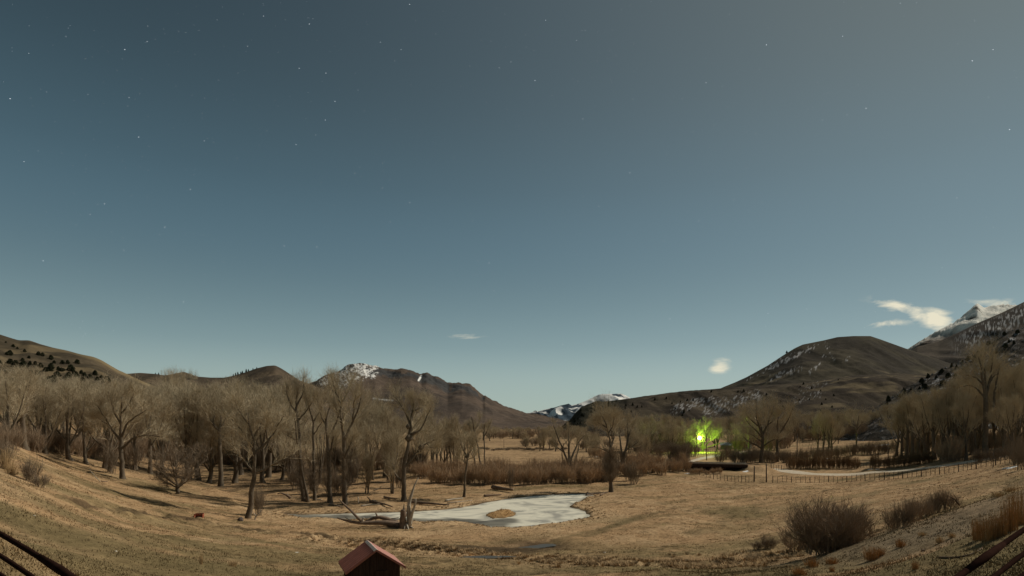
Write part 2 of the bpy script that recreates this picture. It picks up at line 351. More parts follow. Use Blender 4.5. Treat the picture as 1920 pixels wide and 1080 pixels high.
# ---- frozen pond
M_ice = mat('ice', (.60, .59, .53), rough=.35, spec=.4)
t = M_ice.node_tree; b = t.nodes['Principled BSDF']
co = t.nodes.new('ShaderNodeTexCoord'); mp = t.nodes.new('ShaderNodeMapping'); mp.inputs['Scale'].default_value = (.05, .085, .05); mp.inputs['Rotation'].default_value = (0, 0, .5)
t.links.new(co.outputs['Object'], mp.inputs[0]); n1 = t.nodes.new('ShaderNodeTexNoise'); n1.inputs['Scale'].default_value = 1.5; n1.inputs['Detail'].default_value = 5; n1.inputs['Distortion'].default_value = 2.4
t.links.new(mp.outputs[0], n1.inputs[0]); c1 = t.nodes.new('ShaderNodeValToRGB'); t.links.new(n1.outputs[0], c1.inputs[0])
for i_, (p_, c_) in enumerate([(.36, (.36, .34, .29, 1)), (.47, (.60, .565, .46, 1)), (.56, (.76, .71, .57, 1)), (.70, (.64, .60, .48, 1))]):
    e = c1.color_ramp.elements[i_] if i_ < 2 else c1.color_ramp.elements.new(p_); e.position = p_; e.color = c_
at_ = t.nodes.new('ShaderNodeAttribute'); at_.attribute_name = 'Col'; mm = t.nodes.new('ShaderNodeMix'); mm.data_type = 'RGBA'; mm.blend_type = 'MULTIPLY'; mm.inputs[0].default_value = 1
t.links.new(c1.outputs[0], mm.inputs[6]); t.links.new(at_.outputs['Color'], mm.inputs[7]); t.links.new(mm.outputs[2], b.inputs['Base Color'])
b.inputs['Roughness'].default_value = .6; b.inputs['Specular IOR Level'].default_value = .12
PX = np.array(POND); x0, y0 = PX.min(0) - 3; x1, y1 = PX.max(0) + 3
gx, gy = np.meshgrid(np.linspace(x0, x1, 260), np.linspace(y0, y1, 200)); s, si = sd_pond(gx, gy)
WET = onz([(530,967),(640,970),(740,974),(800,979),(850,977),(900,980),(925,984),(940,976)], ZW)
wd = seg_dist(gx, gy, WET) + (fbm(gx / 4, gy / 4, 3, 71) - .5) * 3
k = np.clip(1 - ss(1.2, 3.4, wd) * .92 - 0 * s, 0, 1); ed = 1 - ss(.0, 1.2, -s + (fbm(gx / 2, gy / 2, 3, 72) - .5))
dk = np.clip(np.maximum(k * .88, ed * .45), 0, 1)[..., None]; icol = (1 - dk) + dk * np.array([.17, .165, .16])
ii = np.arange(gx.size).reshape(gx.shape); q2 = np.stack([ii[:-1, :-1], ii[:-1, 1:], ii[1:, 1:], ii[1:, :-1]], -1).reshape(-1, 4)
keep = (s.ravel()[q2].min(1) < 1.3); q2 = q2[keep]
g = G(); g.add(np.stack([gx, gy, np.full(gx.shape, ZW)], -1).reshape(-1, 3), q2)
ice = g.build('frozen_pond', M_ice, col=icol.reshape(-1, 3)); tag(ice, kind='structure')
M_water = mat('shallow_water', (.075, .065, .050), rough=.4, spec=.22)
def blob_sheet(name, c, rx, ry, m, dz, rot=0, seed=1, amp=.35, n=40, kind='structure', thick=0.0):
    """thin sheet with an uneven outline lying on the ground"""
    a = np.linspace(0, 2 * np.pi, n, endpoint=False); r = 1 + amp * (fbm(np.cos(a) * 2 + seed * 9, np.sin(a) * 2, 3, seed) - .5) * 2
    P = [];
    for k_ in (0, .35, .7, 1.0):
        x = np.cos(a) * rx * r * k_; y = np.sin(a) * ry * r * k_; X = c[0] + x * math.cos(rot) - y * math.sin(rot); Y = c[1] + x * math.sin(rot) + y * math.cos(rot)
        z = (Hg(X, Y) + dz * (1 if k_ < 1 else -.6)) if thick >= 0 else np.full(n, c[2] + dz)
        P.append(np.stack([X, Y, z], 1))
    P = np.array(P); id_ = np.arange(4 * n).reshape(4, n); qq = np.stack([id_[:-1], np.roll(id_[:-1], -1, 1), np.roll(id_[1:], -1, 1), id_[1:]], -1).reshape(-1, 4)
    g = G(); g.add(P.reshape(-1, 3), qq); o = g.build(name, m, smooth=True); tag(o, kind=kind); return o
p = at(1010, 1026); blob_sheet('puddle_water', p, 2.6, 1.1, M_water, .10, .5, 3, thick=-1)
p = at(905, 1046); blob_sheet('puddle_water', p, 2.6, .6, M_water, .06, .1, 4, thick=-1)
M_snow = mat('old_snow', (.80, .79, .76), rough=.7, nscale=3, namt=.1, bump=.05)
for i_, (x, y, rx, ry, rt) in enumerate([(1658,834,4.5,1.5,.3),(1640,837,2.6,.9,.4),(1632,880,.9,.4,0),(1645,880,.6,.4,0),(1896,877,1.6,.6,.4),(1885,878,.8,.4,.3),(1117,857,1.8,.8,0),(1158,865,1.8,1.0,.1),(1190,872,1.2,.6,.1),
                                    (1222,824,4,2,0),(1030,813,8,3,0),(1288,888,1.1,.6,.1),(1398,884,1.0,.8,.1),(1698,772,3,1.2,.2),(1552,860,1.0,.5,0),(1135,874,1.2,.5,0),(1085,815,7,3,0),(1205,876,1.2,.4,0)]):
    p = at(x, y); blob_sheet('snow_patch', p, rx, ry, M_snow, .10, rt, 20 + i_, amp=.5)
# ---- road
M_road = mat('gravel_road', (.50, .42, .315), rough=1, nscale=1.4, namt=.3, bump=.04, bscale=6, spec=.05)
def ribbon(name, pts, half, m, dz=.06, step=2.0, ruts=True):
    pts = np.array(pts); seg = np.r_[0, np.cumsum(np.hypot(*np.diff(pts, axis=0).T))]; n = int(seg[-1] / step) + 2; tt = np.linspace(0, seg[-1], n)
    x = np.interp(tt, seg, pts[:, 0]); y = np.interp(tt, seg, pts[:, 1])
    for _ in range(3): x[1:-1] = (x[:-2] + 2 * x[1:-1] + x[2:]) / 4; y[1:-1] = (y[:-2] + 2 * y[1:-1] + y[2:]) / 4
    tx = np.gradient(x); ty = np.gradient(y); l = np.hypot(tx, ty); nx, ny = -ty / l, tx / l
    o = np.array([-1, -.75, -.4, 0, .4, .75, 1]) * half; X = x[:, None] + nx[:, None] * o; Y = y[:, None] + ny[:, None] * o
    Z = Hg(X, Y) + dz - np.array([.12, 0, .03, -.02, .03, 0, .12]); id_ = np.arange(X.size).reshape(X.shape)
    qq = np.stack([id_[:-1, :-1], id_[:-1, 1:], id_[1:, 1:], id_[1:, :-1]], -1).reshape(-1, 4)
    g = G(); g.add(np.stack([X, Y, Z], -1).reshape(-1, 3), qq); r_ = g.build(name, m, smooth=True); tag(r_, kind='structure'); return r_
ribbon('road', ROAD, 4.0, M_road, .12); ribbon('farm_track', ROAD2, 1.7, M_road, .06)
# ------------------------------------------------------------------ hills
M_hill = mat('hillside', attr=True, nscale=.045, namt=.22, rough=1, bump=3.0, bscale=.06, spec=.03)
def skyline(pts, x): p = np.array(pts, float); return np.interp(x, p[:, 0], p[:, 1])
def hill(name, sky_pts, Yr, Yf, Yb, colf, zb=-17, nx=420, nr=110, amp=6.0, gul=4.0, pw=1.0, seed=1, jag=0, wl=None, x0=None, x1=None, cliff=None):
    x0 = x0 if x0 is not None else sky_pts[0][0]; x1 = x1 if x1 is not None else sky_pts[-1][0]
    px = np.linspace(x0, x1, nx); yr = skyline(sky_pts, px)
    for _ in range(4): yr[1:-1] = (yr[:-2] + 2 * yr[1:-1] + yr[2:]) / 4
    YR = np.array([Yr(x) if callable(Yr) else Yr for x in px], float); YF = np.array([Yf(x) if callable(Yf) else Yf for x in px], float)
    zr = (HY - yr) * YR / F; wl = wl or Yr_ if False else (wl or (max(YR) * .035))
    t = np.concatenate([np.linspace(0, 1, int(nr * .8)), 1 + np.linspace(0, 1, int(nr * .2) + 2)[1:]])
    T, PXg = np.meshgrid(t, px, indexing='ij')
    Yv = np.where(T <= 1, YF + (YR - YF) * T, YR + (YR * (Yb - 1)) * (T - 1)); X = (PXg - HX) * Yv / F
    prof = np.where(T <= 1, np.clip(T, 0, 1) ** pw, np.clip(1 - (T - 1) * 1.0, 0, 1))
    if cliff is not None:
        prof = np.where(T <= 1, cliff(T, PXg), prof)
    Z = zb + (zr - zb) * prof
    w_ = np.sin(np.clip(T, 0, 1) * np.pi) ** .7
    gl = 1 - np.abs(2 * fbm(X / wl + T * .8, T * 1.3, 4, seed + 3) - 1) * 1.6
    Z = Z + w_ * (amp * (fbm(X / wl, Yv / wl, 5, seed) - .5) * 2 + gul * (gl - .5))
    Z = Z + jag * (fbm(X / (wl * .12), Yv / (wl * .12), 3, seed + 9) - .5) * ss(.6, 1, np.minimum(T, 2 - T))
    id_ = np.arange(X.size).reshape(X.shape); qq = np.stack([id_[:-1, :-1], id_[:-1, 1:], id_[1:, 1:], id_[1:, :-1]], -1).reshape(-1, 4)
    PYv = HY - Z / Yv * F
    # slope, used to bare the rock where it is steep
    gz = np.gradient(Z, axis=0) / (np.gradient(Yv, axis=0) + 1e-6)
    col = colf(PXg, PYv, X, Yv, Z, T, gz, gl)
    g = G(); g.add(np.stack([X, Yv, Z], -1).reshape(-1, 3), qq); o = g.build(name, M_hill, smooth=True, col=np.clip(col, .005, .9).reshape(-1, 3)); tag(o, kind='structure'); return o, (px, YR, zr)
def mx(c, t, k): k = np.clip(k, 0, 1)[..., None]; return c * (1 - k) + np.array(t) * k
def base_col(X, Y, s, w=60, a=(.150, .105, .070), b=(.095, .068, .048)):
    n = fbm(X / w, Y / w, 5, s); f = fbm(X / (w * .12), Y / (w * .12), 3, s + 5); c = mx(np.array(a) + np.zeros(X.shape + (3,)), b, ss(.35, .62, n)); return c * (.75 + .5 * f[..., None])
SNOWC = (.78, .76, .72)
# distant snow mountain
def cD(px, py, X, Y, Z, T, gz, gl):
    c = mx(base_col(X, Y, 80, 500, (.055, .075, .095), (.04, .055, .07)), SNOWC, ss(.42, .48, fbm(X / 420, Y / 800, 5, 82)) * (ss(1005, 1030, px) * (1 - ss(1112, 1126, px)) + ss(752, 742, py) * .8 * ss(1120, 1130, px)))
    c = mx(c, SNOWC, ss(1.6, .2, np.abs(py - skyline(SK_D, px))) * ss(.4, .5, fbm(px / 9, px * 0, 2, 83)) * .9); return mx(c, SNOWC, ss(1128, 1150, px) * (1 - ss(1172, 1180, px)) * ss(.47, .53, fbm(X / 250, Y / 300, 4, 84)))
SK_D = [(960,776),(985,775),(1005,772),(1020,768),(1040,764),(1052,760),(1066,757),(1072,760),(1085,757),(1097,752),(1112,745),(1122,740),(1130,739),(1166,738),(1176,743),(1190,752),(1230,775)]
hill('distant_mountain', SK_D, 11500, 9000, 1.3, cD, zb=0, amp=90, gul=120, seed=80, nx=320)
# snowy peak behind the right ridge
SK_G = [(1640,690),(1690,662),(1704,653),(1740,630),(1765,617),(1790,603),(1812,586),(1826,573),(1833,569),(1845,577),(1870,571),(1890,571),(1925,573),(1990,560),(2080,570)]
def cG(px, py, X, Y, Z, T, gz, gl):
    c = base_col(X, Y, 90, 300, (.13, .10, .08), (.09, .07, .055)); sn = ss(-8, 14, (652 - .30 * (px - 1700)) - py + (fbm(X / 180, Y / 180, 4, 91) - .5) * 46)
    return mx(c, (.80, .76, .68), sn * ss(.20, .36, fbm(X / 75 + T * 3, Y / 200, 4, 92)))
hill('snow_peak', SK_G, 5600, 4000, 1.3, cG, zb=0, amp=60, gul=110, seed=90, nx=420, jag=25, wl=260)
SK_H = [(1600,720),(1690,668),(1720,650),(1760,640),(1800,622),(1832,606),(1870,590),(1900,576),(1920,566),(1990,540),(2100,520)]
def cH(px, py, X, Y, Z, T, gz, gl):
    c = base_col(X, Y, 100, 150, (.085, .068, .052), (.055, .044, .036)); c = mx(c, (.36, .345, .33), ss(.54, .66, fbm(px / 2.1, py / 4.8 + px / 14, 3, 101)) * ss(1770, 1835, px) * ss(0, 10, py - skyline(SK_H, px)) * (1 - ss(28, 50, py - skyline(SK_H, px)))); return c
hill('right_ridge', SK_H, 3600, 2300, 1.3, cH, zb=-10, amp=14, gul=34, seed=100, nx=700, wl=200)
# rounded hill
SK_F = [(1300,752),(1340,733),(1358,725),(1378,717),(1400,707),(1420,696),(1440,685),(1458,673),(1472,664),(1490,653),(1505,646),(1520,643),(1545,638),(1570,632),(1600,630),(1632,630),(1650,636),(1675,645),(1700,654),(1730,664),(1790,684),(1850,700),(2000,740)]
def cF(px, py, X, Y, Z, T, gz, gl):
    c = base_col(X, Y, 110, 120, (.062, .052, .036), (.042, .035, .027)); st = 0
    for (ax, ay, bx, by, w_, k_) in ((1440,690,1530,650,13,.9),(1440,712,1500,690,14,.8),(1547,641,1556,660,7,.8),(1556,662,1566,676,6,.6),(1530,690,1546,668,8,.9),(1518,698,1534,684,6,.8),(1585,678,1594,666,5,.9),(1475,702,1500,694,6,.9),(1400,712,1430,700,7,.6),(1455,676,1475,664,7,.8)):
        st = np.maximum(st, k_ * (1 - ss(0, w_, seg_dist(px, py, [(ax, ay), (bx, by)]))))
    c = mx(c, (.31, .295, .285), ss(.56, .70, st * .30 + fbm(px / 2.5 + py / 5, py / 3.8, 3, 112) * .66) * ss(.1, .5, st)); c = mx(c, (.18, .14, .085), ss(.55, .7, fbm(X / 150, Y / 40, 3, 113)) * ss(690, 700, py) * .5); return c
hF_, _r = hill('rounded_hill', SK_F, 2400, lambda x: 1350, 1.25, cF, zb=-8, amp=13, gul=16, seed=110, nx=760, wl=110, pw=1.15)
# mesa mountain left of centre
SK_C = [(540,745),(570,727),(590,716),(612,706),(634,699),(640,694),(650,688),(664,685),(680,684),(692,688),(704,688),(716,692),(735,695),(752,694),(770,698),(786,703),(800,700),(812,706),(828,712),(838,718),(856,719),(870,721),(880,723),(892,731),(904,742),(920,752),(945,764),(970,771),(1010,779),(1060,790),(1100,797)]
CLF = [(634,10),(650,16),(690,14),(735,16),(770,9),(784,10),(790,16),(840,20),(866,12),(880,14),(905,10),(910,2),(1100,0)]
def cC(px, py, X, Y, Z, T, gz, gl):
    c = base_col(X, Y, 120, 160, (.105, .078, .060), (.070, .055, .045)); dp = py - skyline(SK_C, px); rk = skyline(CLF, px)
    band = (1 - ss(rk * .7, rk * 1.15, dp + (fbm(px / 8, dp / 5, 3, 121) - .5) * 9)) * (rk > 3) * ss(1, 3, dp + 2 * fbm(px / 12, py * 0, 2, 128)) * ss(.34, .44, fbm(px / 14, dp / 12, 3, 122)); c = mx(c, (.058, .058, .058), band * .9)
    sn = np.maximum((1 - ss(8, 26, seg_dist(px, py, [(640, 710), (668, 697), (692, 690)]))) * 1.0, (1 - ss(3, 12, seg_dist(px, py, [(605, 716), (640, 704)]))) * .8)
    sn = np.maximum(sn, 1 - ss(2, 8, seg_dist(px, py, [(690, 702), (700, 706)]))); c = mx(c, (.70, .68, .64), ss(.50, .60, sn * .22 + .70 * fbm(px / 3.4 + py / 7, py / 1.3 - px / 4, 4, 123)) * ss(.1, .5, sn))
    c = mx(c, SNOWC, (1 - ss(.8, 2.6, seg_dist(px, py, [(785, 713), (790, 705)]))) + (1 - ss(.4, 1.6, seg_dist(px, py, [(700, 747), (712, 749), (737, 751)]))) * .8); return c
def clC(T, P):
    rk = skyline(CLF, P) / 110.0; return np.where(T < .86, T ** 1.25 * (1 - rk) / .86 ** 1.25 * 1.0, (1 - rk) + rk * ss(.86, .97, T))
hill('mesa_mountain', SK_C, 3100, lambda x: 1750, 1.3, cC, zb=-16, amp=12, gul=26, seed=120, nx=560, nr=150, wl=230, cliff=clC, jag=22)
# low ridge and peak behind the left wood
SK_B = [(150,715),(235,701),(262,699),(290,701),(310,704),(330,700),(345,697),(370,706),(395,708),(420,708),(440,704),(460,698),(480,691),(500,686),(516,685),(528,691),(545,702),(560,712),(585,722),(620,735),(680,760),(740,788),(800,812)]
def cB(px, py, X, Y, Z, T, gz, gl): return mx(base_col(X, Y, 130, 90, (.115, .085, .057), (.072, .055, .04)), (.05, .045, .03), ss(.6, .66, fbm(X / 9, Y / 9, 3, 131)) * ss(.4, .6, fbm(X / 90, Y / 90, 3, 132)))
hB, rB = hill('low_ridge', SK_B, 1600, lambda x: 900, 1.25, cB, zb=-24, amp=10, gul=14, seed=130, nx=460, wl=90)
# left hill with junipers
SK_A = [(-500,560),(-250,600),(-100,615),(0,627),(18,633),(35,638),(55,638),(75,645),(100,652),(125,657),(150,664),(175,669),(190,675),(205,684),(222,694),(236,700),(260,712),(300,728),(360,752),(400,775),(470,800),(520,820)]
def cA(px, py, X, Y, Z, T, gz, gl):
    c = base_col(X, Y, 140, 40, (.105, .080, .052), (.060, .048, .032)); c = mx(c, (.16, .12, .07), ss(.55, .7, fbm(X / 25, Y / 50, 3, 142)) * .7); return mx(c, (.22, .165, .09), ss(9, 2, py - skyline(SK_A, px)) * ss(140, 170, px) * .8)
hA, rA = hill('juniper_hill', SK_A, lambda x: 760 + .2 * x, lambda x: 330, 1.4, cA, zb=-24, amp=5, gul=6, seed=140, nx=520, nr=140, wl=60)
# long ridge right of centre
SK_E = [(1040,812),(1062,792),(1070,786),(1078,775),(1090,764),(1105,757),(1120,754),(1150,751),(1180,747),(1230,740),(1280,734),(1320,731),(1352,728),(1400,725),(1450,722),(1520,716),(1600,705),(1680,700),(1760,705),(1850,720),(2000,740)]
def cE(px, py, X, Y, Z, T, gz, gl):
    c = base_col(X, Y, 150, 50, (.082, .064, .043), (.046, .036, .027)); c = mx(c, (.035, .033, .022), (1 - ss(1120, 1210, px + (py - 757) * 1.5)) * .9)
    st = np.maximum(1 - ss(4, 16, seg_dist(px, py, [(1265, 768), (1300, 755), (1340, 752)])), 1 - ss(6, 22, seg_dist(px, py, [(1330, 768), (1390, 752), (1420, 745)]))); st = np.maximum(st, (1 - ss(3, 12, seg_dist(px, py, [(1490, 752), (1540, 738)]))) * .8); st = np.maximum(st, (1 - ss(3, 16, seg_dist(px, py, [(1500, 735), (1545, 715)]))) * .6)
    c = mx(c, (.24, .23, .22), ss(.61, .74, fbm(px / 2.3 + py / 3, py / 2.8, 3, 152) * .85 + st * .18) * st); return mx(c, (.19, .145, .085), ss(.56, .7, fbm(X / 60, Y / 22, 3, 153)) * ss(1480, 1560, px) * .6)
def clE(T, P): return np.where(T < .5, T * 1.55, .775 + .225 * ((T - .5) / .5))
hE, rE = hill('long_ridge', SK_E, lambda x: 1250, lambda x: 720 - 0.0 * x, 1.3, cE, zb=-26, amp=5, gul=7, seed=150, nx=900, nr=140, wl=50, cliff=clE)
# near rocky slope on the right
SK_I = [(1560,825),(1600,798),(1640,765),(1665,748),(1690,732),(1720,714),(1750,700),(1780,687),(1810,672),(1840,655),(1862,640),(1885,624),(1920,612),(2000,590),(2200,560),(2500,540)]
def cI(px, py, X, Y, Z, T, gz, gl):
    c = base_col(X, Y, 160, 16, (.07, .056, .042), (.035, .03, .024)); c = mx(c, (.13, .115, .105), ss(.60, .68, fbm(X / 3.2, Y / 5, 4, 161))); return mx(c, (.42, .41, .41), ss(.70, .73, fbm(X / 3, Y / 6, 4, 162)) * .8 * ss(1700, 1760, px))
hI, rI = hill('rocky_slope', SK_I, lambda x: 560, lambda x: 345, 1.4, cI, zb=-22, amp=3.5, gul=4, seed=160, nx=420, nr=120, wl=22, jag=3)
# ------------------------------------------------------------------ trees
M_bark = mat('bark', (.132, .104, .074), nscale=1.2, namt=.35, rough=1, bump=.03, bscale=4, spec=.05)
M_twig = mat('bare_twigs', (.43, .35, .235), nscale=.35, namt=.22, rough=1, spec=.05)
M_twigr = mat('willow_twigs', (.44, .31, .195), nscale=.5, namt=.25, rough=1, spec=.05)
M_twigd = mat('dark_twigs', (.235, .18, .125), nscale=.5, namt=.3, rough=1, spec=.05)
M_dead = mat('weathered_wood', (.40, .35, .28), nscale=1.5, namt=.35, rough=1, bump=.02, bscale=6, spec=.05, stretch=(1, 1, .25))
M_log = mat('old_log', (.20, .145, .105), nscale=1.5, namt=.45, rough=1, bump=.03, bscale=5, spec=.05)
M_jun = mat('juniper_foliage', (.042, .044, .024), nscale=1, namt=.35, rough=1, spec=.05)
def nrm(a): return a / (np.linalg.norm(a, axis=-1, keepdims=True) + 1e-9)
def spawn(P, Rr, m, t0, t1, Lf, spread, up, S=5, wig=.12, rf=.5, Labs=None, droop=0.0, rend=.35):
    """m children on each parent polyline"""
    n, S0, _ = P.shape; pid = np.repeat(np.arange(n), m); t = rng.uniform(t0, t1, n * m)
    t = np.clip((np.tile(np.arange(m), n) + rng.uniform(0, 1, n * m)) / m * (t1 - t0) + t0, 0, .999)
    f = t * (S0 - 1); i = f.astype(int); a = (f - i)[:, None]
    o = P[pid, i] * (1 - a) + P[pid, i + 1] * a; T = nrm(P[pid, i + 1] - P[pid, i]); r = Rr[pid, i] * (1 - a[:, 0]) + Rr[pid, i + 1] * a[:, 0]
    plen = np.linalg.norm(np.diff(P, axis=1), axis=2).sum(1)[pid]
    rp = nrm(np.cross(T, rng.normal(size=(n * m, 3))))
    d = nrm(T * 1.0 + rp * spread + np.array([0, 0, up]))
    Ln = (Labs if Labs is not None else plen * Lf * (1.15 - .65 * t)) * rng.uniform(.6, 1.25, n * m)
    st = np.linspace(0, 1, S); Q = np.empty((n * m, S, 3)); Q[:, 0] = o; cur = o; dd = d
    for k in range(1, S):
        dd = nrm(dd + rng.normal(size=dd.shape) * wig + np.array([0, 0, .10 * up - droop]))
        cur = cur + dd * (Ln / (S - 1))[:, None]; Q[:, k] = cur
    r0 = np.maximum(r * rf, .006); RR = r0[:, None] * (1 - (1 - rend) * st[None])
    return Q, RR
def strips(g, P, wd):
    """thin tapering blades for the finest twigs"""
    n, S, _ = P.shape; T = nrm(np.gradient(P, axis=1)); s = nrm(np.cross(T, rng.normal(size=(n, 1, 3)))) * (wd[:, None, None] if np.ndim(wd) else wd) * np.linspace(1, .35, S)[None, :, None]
    V = np.stack([P - s, P + s], 2); id_ = np.arange(n * S * 2).reshape(n, S, 2)
    q = np.stack([id_[:, :-1, 0], id_[:, :-1, 1], id_[:, 1:, 1], id_[:, 1:, 0]], -1).reshape(-1, 4); g.add(V.reshape(-1, 3), q)
def resample(pl, S):
    pl = np.array(pl, float); s = np.r_[0, np.cumsum(np.linalg.norm(np.diff(pl[:, :3], axis=0), axis=1))]; t = np.linspace(0, s[-1], S)
    o = np.stack([np.interp(t, s, pl[:, k]) for k in range(pl.shape[1])], 1)
    for _ in range(1): o[1:-1] = (o[:-2] + 2 * o[1:-1] + o[2:]) / 4
    return o
def crown_from(limbs, H, d2=9, d3=7, d4=7, tw=.0135, twl=1.5, up=.35, spread=.85, L2=.42, L3=.45, t0=.3, sides=4, extra=1.0, stem=None):
    """limbs (n,S,4) x y z r -> crown geometry: boughs, branchlets and a haze of twigs"""
    P = limbs[:, :, :3]; Rr = limbs[:, :, 3]; g = G()
    Ll = np.linalg.norm(np.diff(P, axis=1), axis=2).sum(1); m1 = d2
    lab = np.repeat(np.clip(Ll * .55, .07 * H, .24 * H), m1) * (L2 / .42) * np.tile(np.linspace(1.15, .6, m1), len(P))
    a, ra = spawn(P, Rr, d2, t0, 1, L2, spread, up, S=7, rf=.5, Labs=lab, wig=.16)
    lb = np.repeat(np.linalg.norm(np.diff(a, axis=1), axis=2).sum(1), d3) * .52 * np.tile(np.linspace(1.15, .65, d3), len(a))
    b, rb = spawn(a, ra, d3, .12, 1, L3, .85, up, S=5, rf=.6, Labs=np.maximum(lb, .03 * H), wig=.15)
    g.tubes(a, np.maximum(ra, .030), 4, cap=False); g.tubes(b, np.maximum(rb, .017), 3, cap=False)
    sh, _ = spawn(P, Rr, 34, .0, 1, 1, .9, .8, S=4, Labs=.075 * H, wig=.2); strips(g, sh, tw)
    s = H / 20.0
    if stem is not None: q0, _ = spawn(stem[:, :, :3], stem[:, :, 3], 110, .12, 1, 1, 1.0, .9, S=4, Labs=.06 * H, wig=.2); strips(g, q0, tw)
    c, rc = spawn(b, rb, d4, .1, 1, 1, .75, up, S=4, Labs=twl * s); strips(g, c, tw)
    e, re_ = spawn(a, ra, d4, .1, 1, 1, .9, up, S=4, Labs=twl * s * 1.1); strips(g, e, tw)
    h, rh = spawn(c, rc, max(1, int(2 * extra)), .2, .95, 1, .8, up * .6, S=3, Labs=twl * s * .6); strips(g, h, tw * .8)
    return g
def trunk_geo(limbs, k=7, jit=.1, flare=True):
    g = G()
    g.tubes(limbs[:, :, :3], limbs[:, :, 3], k, cap=False, jit=jit); return g
def gen_limbs(H, style, seed):
    r = np.random.default_rng(seed); L_ = []; S = 9
    fork = H * {'vase': .30, 'tall': .45, 'round': .22, 'multi': .06}[style] * r.uniform(.85, 1.15)
    lean = r.normal(size=2) * .05 * H; tr = H * .021 * r.uniform(.9, 1.2)
    ntr = 1 if style != 'multi' else r.integers(3, 5)
    for q_ in range(ntr):
        off = r.normal(size=2) * .03 * H * (q_ > 0); ln = lean + (r.normal(size=2) * .14 * H if ntr > 1 else 0)
        z = np.array([-.4, .25, fork * .3, fork * .65, fork]) if style != 'multi' else np.array([-.4, .2, H * .15, H * .3, H * .42])
        x = off[0] + ln[0] * (z / H) + r.normal(size=5) * .006 * H; y = off[1] + ln[1] * (z / H) + r.normal(size=5) * .006 * H
        rr = tr * np.array([1.7, 1.15, .95, .88, .8]) * (1 if ntr == 1 else .6)
        tk = resample(np.stack([x, y, z, rr], 1), S); L_.append(tk); top = tk[-1]; zt = z[-1]
        nl = {'vase': 6, 'tall': 5, 'round': 8, 'multi': 3}[style]; a0 = r.uniform(0, 6.28)
        for i in range(nl):
            a = a0 + i * 2.4 + r.normal() * .25; lead = i < (2 if style in ('vase', 'tall') else 1)
            t = r.uniform(.55, 1) if not lead else 1.0; base = tk[int(t * (S - 1))]
            outw = H * (r.uniform(.03, .09) if lead else {'vase': .21, 'tall': .15, 'round': .30, 'multi': .15}[style] * r.uniform(.7, 1.2)); zend = (H * r.uniform(.80, .9) if lead else (base[2] + (H - base[2]) * r.uniform(.42, .78)))
            u = np.linspace(0, 1, 6); rad = outw * u ** .75; zz = base[2] + (zend - base[2]) * u ** 1.15
            px = base[0] + np.cos(a) * rad + np.cumsum(r.normal(size=6)) * .008 * H * u; py = base[1] + np.sin(a) * rad + np.cumsum(r.normal(size=6)) * .008 * H * u
            rr2 = base[3] * (.72 if lead else .52) * (1 - .82 * u) + .012; L_.append(resample(np.stack([px, py, zz, rr2], 1), S))
    return np.array(L_)
def make_proto(H, style, seed, **k):
    lm = gen_limbs(H, style, seed); tm = trunk_geo(lm).mesh('trunk', M_bark, smooth=True)
    nt = 1 if style != 'multi' else 0
    # only the boughs carry twigs, not the clear stem
    cl = np.array([l for l in lm if l[0, 2] > .5]) if style != 'multi' else lm
    cm = crown_from(cl, H, stem=lm[:1], **k).mesh('crown', k.pop('mat', M_twig) if False else M_twig, smooth=False)
    return tm, cm, H
random.seed(5)
PROT = {s: [] for s in ('vase', 'tall', 'round', 'multi')}
for s, n, k in (('vase', 5, dict(d2=9, d3=7, d4=6)), ('tall', 4, dict(d2=9, d3=7, d4=6, up=.5, spread=.7)), ('round', 2, dict(d2=8, d3=7, d4=6)), ('multi', 3, dict(d2=8, d3=6, d4=6, up=.5, spread=.6))):
    for i in range(n): PROT[s].append(make_proto(20.0, s, hash((s == 'vase', s == 'tall', s == 'round')) % 1000 + i * 7 + 3, **k))
NT = [0]
def place_tree(kind, px, py, top, label, group=None, width=1.0, crown_mat=None, rz=None, name='cottonwood_tree', cat='tree', dy=0, p=None, H=None):
    tm, cm, H0 = PROT[kind][NT[0] % len(PROT[kind])]; NT[0] += 1
    if p is None: p = at(px, py)
    if H is None: H = max((py - top) * p[1] / F, 2.0)
    s = H / (H0 * 1.04)
    r = empty(name, (p[0], p[1], p[2]), rz if rz is not None else random.uniform(0, 6.28)); r.scale = (s * width, s * width, s); tag(r, label, cat, group)
    for nm, me in (('trunk', tm), ('crown', cm)):
        o = bpy.data.objects.new(nm, me); COL.objects.link(o); o.parent = r
        if nm == 'crown' and crown_mat: o.material_slots[0].link = 'OBJECT'; o.material_slots[0].material = crown_mat
    return r
